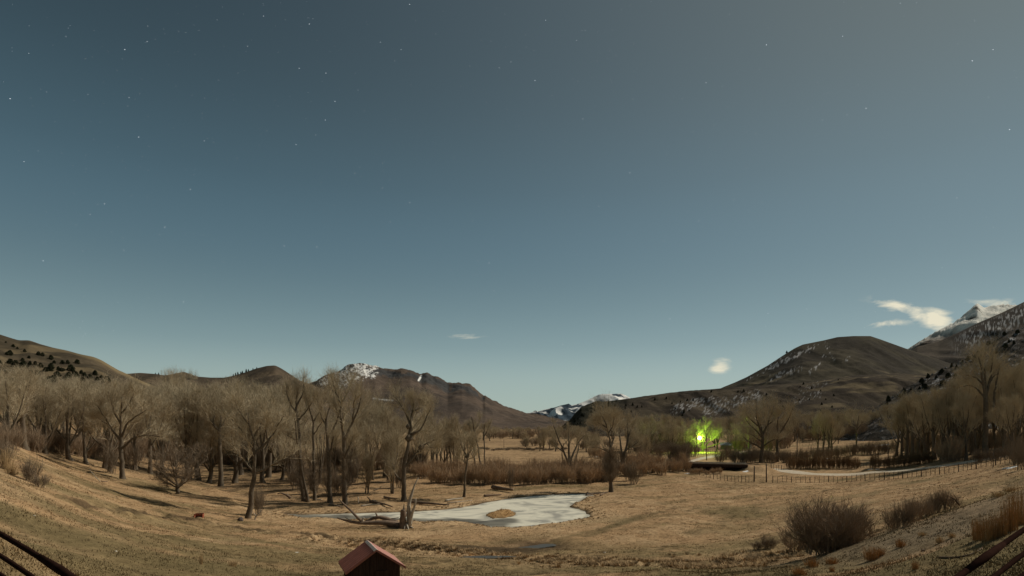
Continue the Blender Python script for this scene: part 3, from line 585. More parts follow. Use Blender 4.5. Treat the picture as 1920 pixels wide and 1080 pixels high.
def hero(base, limbs, label, top=None, depth=.5, k=None, seed=0, rads=None, dead=(), name='cottonwood_tree', twigmat=None, burl=None, shoots=None):
    """limbs: list of (radius at foot in photo px, radius at tip, [(x,y),...]) read off the photo; each gets its own depth"""
    r = np.random.default_rng(seed + 100); p = at(*base); sc = p[1] / F; Hh = (base[1] - top) * sc
    root = empty(name, (p[0], p[1], p[2])); tag(root, label, 'tree')
    LL = []; DD = []; placed = []
    for i, lb in enumerate(limbs):
        r0, r1, pts = lb[:3]; q_ = np.array(pts, float); x = (q_[:, 0] - base[0]) * sc; z = (base[1] - q_[:, 1]) * sc
        y0 = 0.0
        if placed:
            dm = 1e9
            for pl in placed:
                dd = np.hypot(pl[:, 0] - x[0], pl[:, 2] - z[0]); j = dd.argmin()
                if dd[j] < dm: dm = dd[j]; y0 = pl[j, 1]
        ln = np.r_[0, np.cumsum(np.hypot(np.diff(x), np.diff(z)))]
        slope = 0 if i == 0 else r.uniform(-1, 1) * depth
        y = y0 + slope * ln
        if i == 0 or lb[2][0][1] >= base[1] - 3: z[0] -= .4
        pl = resample(np.stack([x, y, z, np.linspace(r0 * .56, r1 * .5, len(x)) * sc], 1), 10)
        if pl[0, 2] < .5: pl[0, 3] *= 1.5; pl[1, 3] *= 1.1
        pl[1:-1, :3] += r.normal(size=(8, 3)) * .05 * np.array([1, 1, .4]); placed.append(pl)
        (DD if i in dead else LL).append(pl)
    LL = np.array(LL); g = trunk_geo(LL, 8); 
    if burl:
        for (bx, by, br) in burl:
            c = np.array([(bx - base[0]) * sc, 0, (base[1] - by) * sc]); g.tubes(np.array([c + [0, 0, -br * sc], c, c + [0, 0, br * sc]]), np.array([.3, 1, .3]) * br * sc, 7, jit=.3)
    g.build('trunk', M_bark, root, smooth=True)
    if shoots:                              # dense young shoots standing round the lower trunk
        y0, y1, wpx, m_ = shoots; tk = LL[0]; a_, ra = spawn(tk[None, :, :3], tk[None, :, 3], int(9 * wpx), max(0.0, (base[1] - y0) / (base[1] - limbs[0][2][-1][1])), min(1, (base[1] - y1) / (base[1] - limbs[0][2][-1][1])), 1, 1.3, .45, S=5, Labs=wpx * sc * .6, wig=.14)
        gs = G(); strips(gs, a_, .022); b_, rb = spawn(a_, ra, 11, .1, 1, 1, .8, .4, S=4, Labs=wpx * sc * .28, wig=.15); strips(gs, b_, .020); gs.build('trunk_shoots', M_twigd, root)
    for dl in DD: trunk_geo(dl[None], 5).build('dead_limb', M_dead, root, smooth=True)['label'] = 'pale barkless dead limb'
    cl = np.array([l for l in LL if l[0, 2] > .12 * Hh] or LL); kk = dict(d2=10, d3=7, d4=6); kk.update(k or {})
    crown_from(cl, max(Hh, 14), stem=LL[:1], **kk).build('crown', twigmat or M_twig, root)
    return root
# ---- hero trees
hero((465,972), [(9,7.5,[(465,972),(469,950),(472,925),(475,905),(477,886)]),
  (4,1.5,[(477,887),(490,882),(502,875),(515,868),(530,860),(548,852)]), (3,1.2,[(475,888),(464,872),(450,856),(440,842),(430,828)]),
  (6,2,[(477,888),(479,865),(480,845),(479,820),(474,795),(470,775)]), (5,1.5,[(480,850),(492,838),(503,828),(514,812),(522,795),(530,780)]),
  (3,1,[(480,845),(470,825),(458,805),(446,790),(436,775)]), (3,1,[(479,820),(488,800),(494,780),(497,762)]), (2.5,1,[(503,828),(503,805),(508,785)]),
  (2.5,.8,[(475,800),(462,780),(455,765),(450,752)]), (1.2,.5,[(505,822),(512,800),(522,785),(531,772)]), (1.0,.4,[(460,800),(452,785),(445,775)]),(1.0,.4,[(497,800),(500,780),(504,765)])],
  'tall leaning cottonwood with a low limb reaching right, left of the frozen pond', top=737, dead=(9,10,11), seed=1, k=dict(d2=9,d3=6,d4=6,L2=.36,t0=.25))
hero((570,940), [(6,4.5,[(570,940),(566,915),(563,880),(562,850),(562,820),(559,795),(557,778)]), (4,1.5,[(557,780),(554,765),(552,750),(554,738),(550,722)]),
  (3,1.2,[(554,765),(563,745),(568,730),(566,716)]), (3,1,[(558,790),(570,775),(580,760),(588,745)]), (2,.8,[(562,822),(554,826),(546,820),(538,814)]),
  (5,2,[(577,940),(576,915),(573,885),(572,850),(571,815),(573,785)]), (3,1,[(556,775),(546,760),(540,745),(538,730)])],
  'slim double stemmed cottonwood, first of the row behind the left end of the pond', top=708, seed=2, shoots=(935,860,24,0), k=dict(d2=8,d3=6,d4=5,L2=.33,up=.5,spread=.65))
hero((590,938), [(5,4,[(590,938),(589,905),(588,860),(587,820),(588,790)]), (3,1,[(588,792),(582,770),(578,755),(574,742)]), (3,1,[(588,790),(596,775),(603,758),(608,745)]), (2,.8,[(588,815),(600,800),(612,785)])],
  'thin straight cottonwood right of the double stemmed one behind the pond', top=722, seed=3, shoots=(925,870,18,0), k=dict(d2=8,d3=6,d4=5,L2=.34,up=.5,spread=.65))
hero((619,942), [(7,5.5,[(619,942),(617,915),(617,880),(616,850),(613,815),(612,785)]), (4,1.2,[(612,788),(614,770),(618,752),(612,735),(608,722)]), (4.5,2,[(617,857),(622,842),(626,828),(630,818)]),
  (4,1.2,[(614,822),(623,810),(631,795),(638,780),(640,762),(634,742),(630,725)]), (2.5,1,[(612,800),(604,782),(600,765),(597,748)])],
  'forked cottonwood with a broken stub limb, second trunk left of the twin leader tree', top=712, seed=4, shoots=(915,860,16,0), k=dict(d2=9,d3=6,d4=5,L2=.34,up=.5,spread=.7))
hero((647,946), [(8,6,[(647,946),(646,915),(645,885),(645,858),(645,835)]), (6,3.5,[(645,838),(645,815),(643,795),(642,772),(643,755)]), (3,1,[(643,757),(636,742),(630,728),(626,713)]), (3.4,1,[(643,757),(651,742),(657,727),(660,712)]),
  (5,1.2,[(646,858),(653,845),(660,828),(664,818)]), (5,1.2,[(646,825),(656,806),(665,790),(675,772),(681,755),(685,738)]), (2.6,1,[(665,790),(668,772),(672,755),(676,742)]), (2.5,1,[(643,790),(634,775),(628,762)])],
  'tallest twin leader cottonwood standing behind the dead fallen trunk by the pond', top=705, seed=5, shoots=(930,850,22,0), k=dict(d2=9,d3=6,d4=5,L2=.33,up=.45,spread=.75))
hero((757,938), [(8.5,7,[(757,938),(757,915),(757,890),(758,868),(762,850)]), (6,4.5,[(762,852),(765,835),(766,818),(768,800),(770,780),(771,768)]), (4,1.2,[(768,802),(763,785),(757,772),(746,755),(736,743)]), (3.4,1,[(771,772),(778,768),(786,762),(794,752)]),
  (3,1,[(771,770),(772,758),(770,745)]), (4.5,1.3,[(766,815),(778,812),(790,806),(797,792),(803,778),(810,765)]), (5,1.5,[(760,874),(772,862),(781,848),(790,836),(803,830),(818,824)]), (2,.8,[(800,831),(806,838),(815,840)]),
  (4,1.5,[(754,902),(745,896),(738,885),(734,868),(730,858)]), (3,1,[(737,882),(741,860),(742,840),(738,822)])],
  'broad round crowned cottonwood with heavy forks behind the middle of the pond', top=737, seed=6, burl=[(766,822,7),(790,838,6),(765,800,5)], k=dict(d2=9,d3=7,d4=6,L2=.40,spread=1.0))
hero((870,932), [(4.5,3.5,[(870,932),(871,912),(872,890),(876,865),(877,855)]), (2.5,1,[(877,857),(871,848),(866,838),(862,826)]), (2.5,1,[(877,857),(882,845),(888,832)]), (2,.8,[(877,857),(877,840),(876,825)]), (1.6,.7,[(875,870),(867,862),(860,858)]), (1.5,.7,[(876,862),(886,858),(893,852)])],
  'small cottonwood with a knotted top standing alone at the far edge of the pond', top=800, seed=7, burl=[(876,856,4.5)], k=dict(d2=9,d3=6,d4=5,L2=.6,spread=1.0))
hero((903,885), [(3,2,[(903,885),(900,865),(897,842),(892,820),(888,800),(884,782)]), (2.6,1.6,[(908,885),(908,862),(908,840),(907,815),(907,795)]), (1.5,.6,[(890,808),(896,795),(900,782)]), (1.5,.6,[(907,820),(914,805),(917,795)]), (1.2,.5,[(893,825),(884,810),(880,798)]), (1,.4,[(897,800),(902,785),(905,775)])],
  'pair of thin pale topped stems rising from the red willows', top=770, dead=(5,), seed=8, k=dict(d2=8,d3=6,d4=5,L2=.34,up=.5,spread=.7))
hero((1067,886), [(6,5,[(1067,886),(1067,872),(1067,862)]), (4,1.2,[(1065,866),(1059,852),(1053,838),(1046,822),(1040,805),(1036,797)]), (4.5,1.4,[(1067,864),(1067,845),(1068,825),(1067,805)]), (4,1.2,[(1069,866),(1076,850),(1083,836),(1092,824),(1100,816)]),
  (4,1.3,[(1073,884),(1079,868),(1084,852),(1087,838)]), (2.5,.9,[(1060,880),(1054,872),(1047,880),(1040,886)]), (3,1,[(1063,882),(1055,868),(1052,850),(1055,830)]), (2.4,.9,[(1055,846),(1044,838),(1036,832)])],
  'low wide cottonwood with dark forked trunks above the red willows beyond the pond', top=786, seed=9, k=dict(d2=9,d3=7,d4=6,L2=.42,spread=.9,t0=.35))
hero((1146,922), [(6.5,5,[(1146,922),(1145,900),(1144,880),(1145,858),(1145,835)]), (3.6,1.2,[(1145,838),(1142,815),(1138,800),(1132,787),(1126,778)]), (3.2,1,[(1146,838),(1151,822),(1155,805),(1156,790)]), (2.4,1,[(1141,812),(1148,798),(1149,782)]), (2,.8,[(1145,850),(1132,843),(1122,838),(1112,840)]), (2.2,.9,[(1138,802),(1126,795),(1117,790)])],
  'fan topped cottonwood with a dense dark skirt of shoots right of the pond', top=756, seed=10, shoots=(908,850,34,0), k=dict(d2=11,d3=7,d4=6,L2=.5,spread=.9))
hero((1170,888), [(6,5,[(1170,888),(1168,870),(1167,855)]), (3.5,1.2,[(1167,858),(1165,838),(1165,815),(1166,798),(1163,785)]), (4.5,1.2,[(1168,858),(1176,838),(1180,820),(1187,803),(1196,786)]), (3,1,[(1168,850),(1180,840),(1192,834),(1200,828)]), (2.4,.9,[(1180,820),(1179,800),(1182,785)])],
  'right leaning cottonwood close behind the fan topped tree', top=768, seed=11, shoots=(885,850,22,0), k=dict(d2=9,d3=6,d4=6,L2=.42,spread=.9))
hero((230,898), [(8,6.5,[(230,898),(229,880),(228,862),(227,842),(227,822)]), (4,1.2,[(227,828),(218,812),(211,795),(205,778),(198,762)]), (5,1.5,[(227,825),(228,805),(230,785),(232,765),(234,745)]), (4.5,1.4,[(229,840),(240,832),(252,822),(265,817),(285,815),(306,819)]),
  (4,1.2,[(229,818),(240,798),(256,786),(272,777),(288,770)]), (3,1,[(232,775),(243,762),(252,745),(258,730)]), (3,1,[(229,795),(220,775),(216,755),(214,735)]), (2.5,1,[(211,795),(198,790),(188,782)])],
  'big spreading cottonwood with an arching right limb on the left slope', top=702, seed=12, k=dict(d2=10,d3=7,d4=6,L2=.42,spread=.9))
hero((333,926), [(6.5,6,[(333,926),(333,918),(333,910)]), (3,1,[(332,912),(322,900),(312,885),(305,868)]), (3,1,[(334,912),(345,898),(354,882),(360,865)]), (3,1,[(333,912),(333,890),(335,868),(337,852)]), (2.5,1,[(332,910),(326,890),(320,870),(318,856)]), (2.5,1,[(334,911),(342,890),(348,870),(350,856)]), (2.5,.9,[(331,914),(316,908),(304,905),(296,898)]), (2.5,.9,[(335,914),(350,906),(362,900),(370,893)])],
  'low round brown willow with a short black trunk on the left bank', top=838, seed=13, twigmat=M_twigd, name='willow_tree', depth=.8, k=dict(d2=14,d3=6,d4=6,L2=.5,spread=.7,t0=.1,twl=1.0))
hero((414,912), [(7.5,6.5,[(414,912),(414,885),(413,858),(412,830),(411,805)]), (4,1.2,[(411,808),(402,795),(393,780),(386,765)]), (4,1.2,[(411,806),(420,788),(428,770),(432,752)]), (4,1.3,[(411,805),(411,782),(408,760),(405,742)]), (3,1,[(412,825),(424,812),(437,800)]), (3,1,[(402,795),(400,775),(394,757)])],
  'dark straight trunked cottonwood left of the leaning tree', top=708, seed=14, k=dict(d2=9,d3=6,d4=6,L2=.42))
hero((327,875), [(7,6,[(327,905),(327,880),(328,850),(329,820),(330,795)]), (4,1.2,[(330,798),(321,782),(314,765),(308,745)]), (4,1.2,[(330,795),(338,778),(346,760),(354,742)]), (4,1.3,[(330,796),(330,775),(329,755),(327,735)]), (3,1,[(329,810),(345,795),(356,780)]), (2.5,1,[(321,782),(308,772),(298,760)])],
  'tallest dark crowned cottonwood in the middle of the left wood', top=695, seed=15, k=dict(d2=10,d3=7,d4=6,L2=.42))
hero((1427,868), [(6,5,[(1427,868),(1428,850),(1430,832),(1430,815)]), (4,1.2,[(1430,818),(1420,800),(1412,785),(1408,768)]), (4,1.2,[(1430,816),(1438,798),(1447,780),(1452,764)]), (4,1.2,[(1430,816),(1430,795),(1428,775),(1430,757)]), (3,1,[(1429,830),(1415,818),(1402,812)]), (3,1,[(1438,798),(1452,790),(1463,778)]), (3,1,[(1429,842),(1412,832),(1398,828),(1388,818)]), (3,1,[(1429,838),(1442,826),(1454,820)]), (3,1,[(1430,822),(1415,806),(1400,796),(1392,784)]), (2.5,1,[(1420,800),(1404,784),(1396,770)])],
  'large round crowned cottonwood beside the green walled shed right of the yard light', top=737, seed=16, k=dict(d2=11,d3=7,d4=6,L2=.48,spread=.95))
hero((1458,866), [(5,4,[(1458,866),(1457,850),(1457,832),(1460,812)]), (3,1,[(1460,815),(1468,798),(1474,782),(1476,765)]), (3,1,[(1459,815),(1455,798),(1456,780),(1452,765)]), (2.4,1,[(1458,830),(1472,820),(1482,808)])],
  'slender cottonwood right of the large round crowned one near the shed', top=745, seed=17, k=dict(d2=10,d3=7,d4=5,L2=.45))
hero((1848,858), [(8.5,7,[(1848,858),(1848,815),(1848,785),(1848,755),(1848,735)]), (5,1.4,[(1848,738),(1849,720),(1850,700),(1848,680),(1846,665)]), (5,1.3,[(1847,738),(1841,720),(1836,703),(1829,685),(1824,670)]), (3.4,1,[(1841,722),(1832,708),(1820,703),(1812,702)]), (3.4,1,[(1846,745),(1836,728),(1826,720),(1816,724)]),
  (4.5,1.3,[(1849,740),(1857,720),(1862,700),(1866,682),(1868,665)]), (4,1.2,[(1864,765),(1866,740),(1870,718),(1876,695),(1880,678)]), (3,1,[(1858,718),(1870,705),(1884,698)])],
  'giant cottonwood with a fan of dark limbs, tallest in the right hand wood', top=640, seed=18, k=dict(d2=9,d3=7,d4=6,L2=.36,spread=.9))
hero((1606,838), [(2.6,2,[(1606,838),(1606,820),(1606,805)]), (1.8,.8,[(1606,806),(1601,797),(1596,788)]), (1.8,.8,[(1606,806),(1611,797),(1615,788)]), (1.6,.7,[(1606,806),(1606,792),(1606,780)])],
  'small wineglass shaped tree with a bare pole trunk in the pale field at right', top=760, seed=19, k=dict(d2=10,d3=6,d4=5,L2=.9))
# ------------------------------------------------------------------ the woods: each tree its own copy
rt = random.Random(21)
def scatter(specs, label, group, kinds=('vase', 'tall'), w=(.85, 1.15), **k):
    for sp in specs:
        kd = sp[3] if len(sp) > 3 else rt.choice(kinds)
        NT[0] = rt.randrange(100); place_tree(kd, sp[0], sp[1], sp[2], label, group, width=rt.uniform(*w), rz=rt.uniform(0, 6.28), **k)
# left wood, front to back: (photo x, foot y, top y)
scatter([(12,838,690),(45,842,680),(83,850,720),(128,862,705),(160,868,712),(196,878,716),(205,885,760),(253,880,735),(282,888,722),(305,892,735),(352,898,722),(372,900,712),(393,905,738),(440,905,712),(452,890,705),(492,905,745),(505,895,720),(530,900,735),(98,846,735),(68,840,695)],
        'bare cottonwood on the front edge of the left wood', 'cottonwoods along the front of the left wood', w=(.95, 1.3))
scatter([(x + rt.uniform(-8, 8), rt.uniform(818, 832) + max(0, (x - 60)) * .085, rt.uniform(698, 716) + (x > 180) * 8, rt.choice(('vase', 'tall', 'multi', 'vase'))) for x in range(-40, 560, 14)],
        'bare cottonwood deep in the hazy left wood below the juniper hill', 'cottonwoods deep in the left wood', w=(1.0, 1.4))
scatter([(x + rt.uniform(-6, 6), rt.uniform(846, 866) + max(0, x - 200) * .03, rt.uniform(745, 785)) for x in range(215, 560, 21)],
        'slender young cottonwood inside the left wood', 'young cottonwoods inside the left wood', kinds=('tall', 'multi'), w=(.8, 1.1))
scatter([(x, y, t) for x, y, t in ((318,712,692),(327,712,690),(334,712,691),(343,712,693),(352,712,694),(361,714,692))] and [(318,800,688),(330,800,686),(341,800,688),(352,800,690),(365,800,687)],
        'pale far cottonwood topping the low saddle', 'far cottonwood tops above the saddle', kinds=('vase',), w=(.5, .6))
# trees in and behind the red willow belt, left of and behind the pond
scatter([(600,905,760),(628,895,770),(668,895,775),(688,890,745),(705,880,730,'vase'),(722,893,752),(735,925,800,'multi'),(742,890,770),(790,893,775),(812,885,768),(700,900,790,'multi'),(655,905,800,'multi'),(745,905,810,'multi'),(690,925,850,'multi'),(545,885,770),(520,880,775)],
        'bare cottonwood among the brush just behind the pond', 'cottonwoods in the brush behind the pond', w=(.9, 1.2))
scatter([(812,884,800,'tall'),(820,884,795,'tall'),(828,886,805,'tall'),(838,884,808,'tall'),(850,884,806,'tall'),(858,880,800,'vase'),(846,882,775),(832,880,778),(872,880,785),(890,878,782,'vase')],
        'thin dark tree before the pale hayfield', 'thin trees in front of the hayfield', w=(.8, 1.1))
scatter([(987,842,818,'multi'),(1020,845,800,'multi'),(1030,842,795),(1042,846,800),(1012,846,815,'multi'),(985,838,806)], 'small bare tree across the hayfield', 'small trees across the hayfield', w=(.9, 1.2))
# middle distance, round the yard light
scatter([(1205,848,790),(1222,850,785,'round'),(1240,850,790),(1262,852,785),(1280,850,788,'round'),(1225,845,776),(1250,842,774),(1275,842,778),(1200,842,780),(1190,846,784),(1345,842,782),(1365,838,778),(1382,838,776),(1396,842,770),(1405,848,778),(1378,845,790,'round'),(1340,838,786)],
        'bare tree in the grove round the yard light', 'trees in the yard light grove', w=(1.0, 1.4))
hero((1318,847), [(3.6,3,[(1318,847),(1318,842),(1318,838)]), (2.6,1,[(1317,839),(1310,830),(1303,818),(1297,806)]), (2.6,1,[(1318,838),(1316,824),(1314,810),(1313,797)]), (2.6,1,[(1318,838),(1323,826),(1327,812),(1330,798)]),
  (2.4,1,[(1319,839),(1328,830),(1338,820),(1347,810)]), (2.2,1,[(1319,841),(1332,836),(1343,832),(1354,829)]), (2.0,.9,[(1317,841),(1306,836),(1296,832),(1286,828)]), (2,.9,[(1318,838),(1320,820),(1322,804),(1321,792)])],
  'low forked spreading tree lit bright yellow green by the yard lamp beside it', top=785, seed=40, depth=.35, name='cottonwood_tree', k=dict(d2=12,d3=7,d4=6,L2=.6,spread=1.0,twl=1.2))
place_tree('round', 1302, 848, 788, 'bare tree with green lit twigs on the left of the yard lamp', None, width=.9)
place_tree('vase', 1344, 845, 790, 'bare tree with faintly green lit twigs on the right of the yard lamp', None, width=1.1)
scatter([(1085,845,800),(1100,848,808,'multi'),(1113,846,812,'multi'),(1095,840,800),(1180,850,800,'multi'),(1210,862,812,'multi')], 'bare tree behind the fan topped cottonwood', 'trees behind the fan topped cottonwood', w=(.9, 1.3))
scatter([(1240,870,832,'multi'),(1253,872,830,'multi'),(1266,872,830,'multi'),(1278,872,832,'multi'),(1290,870,838,'multi')], 'dark many stemmed willow left of the farm bridge', 'willows left of the farm bridge', w=(1.0, 1.3), name='willow_tree', crown_mat=M_twigd)
# right: far side of the pale field
scatter([(x + rt.uniform(-5, 5), rt.uniform(822, 830) - max(0, x - 1500) * .06, rt.uniform(762, 778) - max(0, x - 1560) * .1) for x in range(1480, 1690, 12)],
        'bare tree in the far wood behind the pale field', 'far wood behind the pale field', w=(1.1, 1.5))
scatter([(1533,853,775,'tall'),(1543,856,770,'tall'),(1552,856,772,'tall'),(1560,853,778,'vase'),(1572,832,795,'round'),(1504,830,800,'multi')], 'thin stemmed bare tree in the brush across the road', 'thin trees in the brush across the road', w=(.9, 1.2))
# right wood
scatter([(1690,858,755,'tall'),(1700,858,735,'tall'),(1712,858,728,'tall'),(1722,856,740,'tall'),(1735,860,742,'tall'),(1752,862,722),(1765,862,728,'tall'),(1780,862,715),(1795,860,705),(1808,858,698),(1680,856,760,'tall'),(1742,852,732)],
        'cottonwood at the left edge of the right wood', 'cottonwoods at the left edge of the right wood', w=(.9, 1.2))
scatter([(1822,852,712),(1835,848,700),(1868,848,698),(1884,848,690),(1897,848,698),(1908,848,685),(1925,846,672),(1945,842,665),(1900,856,735,'tall'),(1830,858,745,'tall'),(1812,862,730,'tall'),(1882,856,745,'tall')],
        'cottonwood crowding the giant tree at right', 'cottonwoods round the giant tree', w=(.7, 1.0))
scatter([(x + rt.uniform(-5, 5), rt.uniform(838, 848) - max(0, x - 1760) * .06, 758 - (x - 1690) * .30 + rt.uniform(-14, 26)) for x in range(1690, 1960, 18)],
        'bare cottonwood deep in the dark right hand wood', 'cottonwoods deep in the right wood', w=(.7, 1.1))
# far belt across the valley
scatter([(x + rt.uniform(-5, 5), rt.uniform(818, 823), rt.uniform(796, 803)) for x in range(925, 1100, 8)] + [(x + rt.uniform(-5, 5), rt.uniform(819, 826), rt.uniform(778, 792)) for x in range(1110, 1480, 13)],
        'tiny bare tree in the far belt of woods across the valley', 'far belt of trees across the valley', w=(1.4, 2.0))
scatter([(x + rt.uniform(-5, 5), rt.uniform(822, 828), rt.uniform(780, 800)) for x in range(560, 930, 15)],
        'bare tree in the far line of woods under the mesa mountain', 'far line of trees under the mesa', w=(1.2, 1.7))
# ------------------------------------------------------------------ shrubs
def shrub_proto(seed, n=34, h=2.2, w=1.5, d3=6, tw=.010, red=False, erect=1.0, twl=.7, sprd=.6):
    r = np.random.default_rng(seed); a = r.uniform(0, 6.28, n); o = r.uniform(0, .62, n) ** .8 * w; tip = r.uniform(.25, 1, n) * w; hh = h * r.uniform(.5, 1.1, n) * (1 - .35 * (tip / w) ** 2)
    u = np.linspace(0, 1, 6); L_ = []
    for i in range(n):
        rad = o[i] + (tip[i] - o[i]) * u ** 1.1; z = -.1 + hh[i] * u ** (1 / erect * .9)
        L_.append(np.stack([np.cos(a[i]) * rad + np.cumsum(r.normal(size=6)) * .03, np.sin(a[i]) * rad + np.cumsum(r.normal(size=6)) * .03, z, .028 * (1 - .7 * u)], 1))
    L_ = np.array(L_); g = G(); g.tubes(L_[:, :, :3], L_[:, :, 3], 4, cap=False); st = g.mesh('stems', M_twigd)
    g = G(); a_, ra = spawn(L_[:, :, :3], L_[:, :, 3], d3 + 2, .12, 1, .5, sprd, .5, S=5, wig=.16, Labs=h * .36); strips(g, a_, tw * 1.15)
    b_, rb = spawn(a_, ra, d3, .05, 1, .5, .6, .6, S=4, Labs=twl * h / 2.2, wig=.1); strips(g, b_, tw)
    tg = g.mesh('twigs', M_twigr if red else M_twigd); return st, tg, h
SHR = {'red': [shrub_proto(i, 34, red=True, erect=1.2, w=1.5) for i in range(5)], 'dark': [shrub_proto(40 + i, 26, w=1.5) for i in range(4)], 'big': [shrub_proto(70, 150, w=1.8, h=2.2, d3=8, tw=.007, twl=.40, sprd=.9)]}
def shrub(kind, p, H, W_, label, group=None, name='willow_shrub', cat='shrub', m=None, i=None, tilt=0):
    st, tg, h0 = SHR[kind][rt.randrange(len(SHR[kind])) if i is None else i]
    r = empty(name, tuple(p), rt.uniform(0, 6.28)); s = H / h0; r.scale = (W_ / 3.0, W_ / 3.0, s); tag(r, label, cat, group)
    if tilt: r.rotation_euler = (0, tilt, 0)
    for nm, me in (('stems', st), ('twigs', tg)):
        o = bpy.data.objects.new(nm, me); COL.objects.link(o); o.parent = r
        if m: o.material_slots[0].link = 'OBJECT'; o.material_slots[0].material = m
    return r
def shrub_row(kind, pts, hpx, wpx, label, group, **k):
    """pts: (x, foot y); heights and widths in photo pixels"""
    for x, y in pts:
        p = at(x, y); s = p[1] / F; shrub(kind, p, hpx * s * rt.uniform(.8, 1.15), wpx * s * rt.uniform(.85, 1.2), label, group, **k)
M_twigb = mat('gray_brown_twigs', (.31, .225, .15), nscale=.5, namt=.25, rough=1, spec=.05)
M_twigr2 = mat('ochre_willow_twigs', (.22, .14, .075), nscale=.5, namt=.25, rough=1, spec=.05)
shrub_row('red', [(x + rt.uniform(-4, 4), rt.uniform(903, 909) - abs(x - 950) * .01) for x in range(815, 1142, 11)], 27, 34, 'red willow fronting the belt beyond the pond', 'red willows fronting the belt beyond the pond')
shrub_row('red', [(x + rt.uniform(-4, 4), rt.uniform(890, 897)) for x in range(780, 1140, 12)], 25, 34, 'red willow at the back of the belt beyond the pond', 'red willows at the back of the belt')
shrub_row('red', [(x + rt.uniform(-5, 5), 893 - (x - 1150) * .06 + rt.uniform(-4, 4)) for x in range(1150, 1290, 13)] + [(x + rt.uniform(-5, 5), 880 - (x - 1185) * .06 + rt.uniform(-3, 3)) for x in range(1185, 1290, 18)], 22, 26, 'red willow between fan topped cottonwood and bridge', 'red willows before the bridge')
shrub_row('red', [(x + rt.uniform(-5, 5), 882 + rt.uniform(-4, 4)) for x in range(590, 790, 11)], 38, 34, 'gray willow among trunks behind the pond', 'willow brush behind the pond', m=M_twigb)
shrub_row('dark', [(560,918),(555,905),(590,925),(640,925),(620,930),(663,905),(735,905),(750,915)], 46, 34, 'dark shrub at the feet of the tall trees', 'dark shrubs at the tall trees')
shrub_row('dark', [(x, 882 + (x - 500) * .02) for x in range(465, 560, 9)], 40, 34, 'low gray willow brush behind the leaning cottonwood', 'gray brush behind the leaning tree')
shrub_row('dark', [(1146,900),(1142,893),(1151,896)], 46, 30, 'dense dark shoots under the fan topped cottonwood', 'shoots at the fan topped cottonwood')
shrub_row('dark', [(1187,908),(1176,902),(1062,892),(1075,893)], 34, 26, 'dark rounded willow in the red willow belt', 'dark willows in the red belt')
shrub_row('red', [(1483 + i * 9.4, 879 - 0.0 * i + rt.uniform(-1, 1)) for i in range(14)], 21, 17, 'upright brown willow in the even row by the road', 'willow row left beside the road', m=M_twigr2)
shrub_row('red', [(1637,878),(1645,878),(1662,877),(1671,877),(1681,877)] + [(1692 + i * 9, 876 - i * 1.3) for i in range(7)], 21, 17, 'brown willow in the broken row right of the gap', 'willow row right beside the road', m=M_twigr2)
shrub_row('red', [(1770,867),(1781,866),(1792,865),(1800,862),(1776,860)], 34, 28, 'rust brown willow in the clump where the road bends', 'rust willow clump by the road')
shrub_row('dark', [(x + rt.uniform(-3, 3), 866 - (x - 1480) * .09 + rt.uniform(-2, 2)) for x in range(1475, 1680, 10)], 20, 19, 'gray bush in the line above the sloping pasture', 'brush line above the sloping pasture', name='bush', cat='bush')
shrub_row('dark', [(x + rt.uniform(-3, 3), 868 - (x - 1830) * .12) for x in range(1830, 1915, 11)], 20, 17, 'bare shrub above the road at far right', 'shrubs above the road at far right')
shrub_row('dark', [(1905,872),(1914,866),(1922,862),(1917,880)], 42, 32, 'dark shrub at the right end of the road fence', 'dark shrubs at the right fence end')
shrub_row('dark', [(1725,853),(1732,852),(1820,845),(1850,848),(1875,850),(1770,848),(1795,850),(1895,850)], 26, 22, 'low shrub under the right wood', 'undergrowth of the right wood', name='bush', cat='bush')
shrub_row('dark', [(1200 + i * 11, 852 + rt.uniform(-3, 6)) for i in range(10)], 26, 24, 'brush under the grove left of the yard lamp', 'brush under the yard grove', name='bush', cat='bush')
shrub_row('dark', [(x + rt.uniform(-4, 4), 868 + rt.uniform(-6, 3) + .05 * (x - 400)) for x in range(215, 560, 12)], 44, 38, 'hazy underbrush beneath the cottonwoods of the left wood', 'underbrush of the left wood', m=M_twigb, name='bush')
shrub_row('dark', [(x + rt.uniform(-4, 4), 838 + rt.uniform(-6, 3) + .12 * x) for x in range(0, 215, 12)], 38, 36, 'underbrush at the upper edge of the left wood', 'underbrush at the upper left', m=M_twigb, name='bush')
shrub_row('dark', [(x + rt.uniform(-4, 4), rt.uniform(838, 850)) for x in range(1185, 1300, 9)] + [(x + rt.uniform(-3, 3), rt.uniform(838, 846)) for x in range(1378, 1480, 9)], 26, 26, 'brush filling the grove behind the yard lamp', 'brush filling the yard grove', m=M_twigb, name='bush', cat='bush')
shrub_row('dark', [(x + rt.uniform(-3, 3), rt.uniform(861, 869)) for x in range(1352, 1478, 7)], 20, 22, 'dark brush behind the road right of the farm bridge', 'dark brush right of the bridge', name='bush', cat='bush')
shrub_row('dark', [(x + rt.uniform(-4, 4), rt.uniform(821, 829) - max(0, x - 1500) * .05) for x in range(1440, 1700, 12)], 24, 32, 'brush along the far wood behind the pale field', 'brush along the far wood', m=M_twigb, name='bush', cat='bush')
shrub_row('dark', [(x + rt.uniform(-4, 4), rt.uniform(819, 824)) for x in range(920, 1110, 9)], 12, 22, 'tiny brush below the far belt of trees', 'brush below the far belt', m=M_twigb, name='bush', cat='bush')
shrub_row('dark', [(x + rt.uniform(-4, 4), rt.uniform(842, 845)) for x in range(905, 1060, 7)], 4, 13, 'low dark hedge plant dividing the pale hayfield', 'low hedge across the hayfield', name='bush', cat='bush')
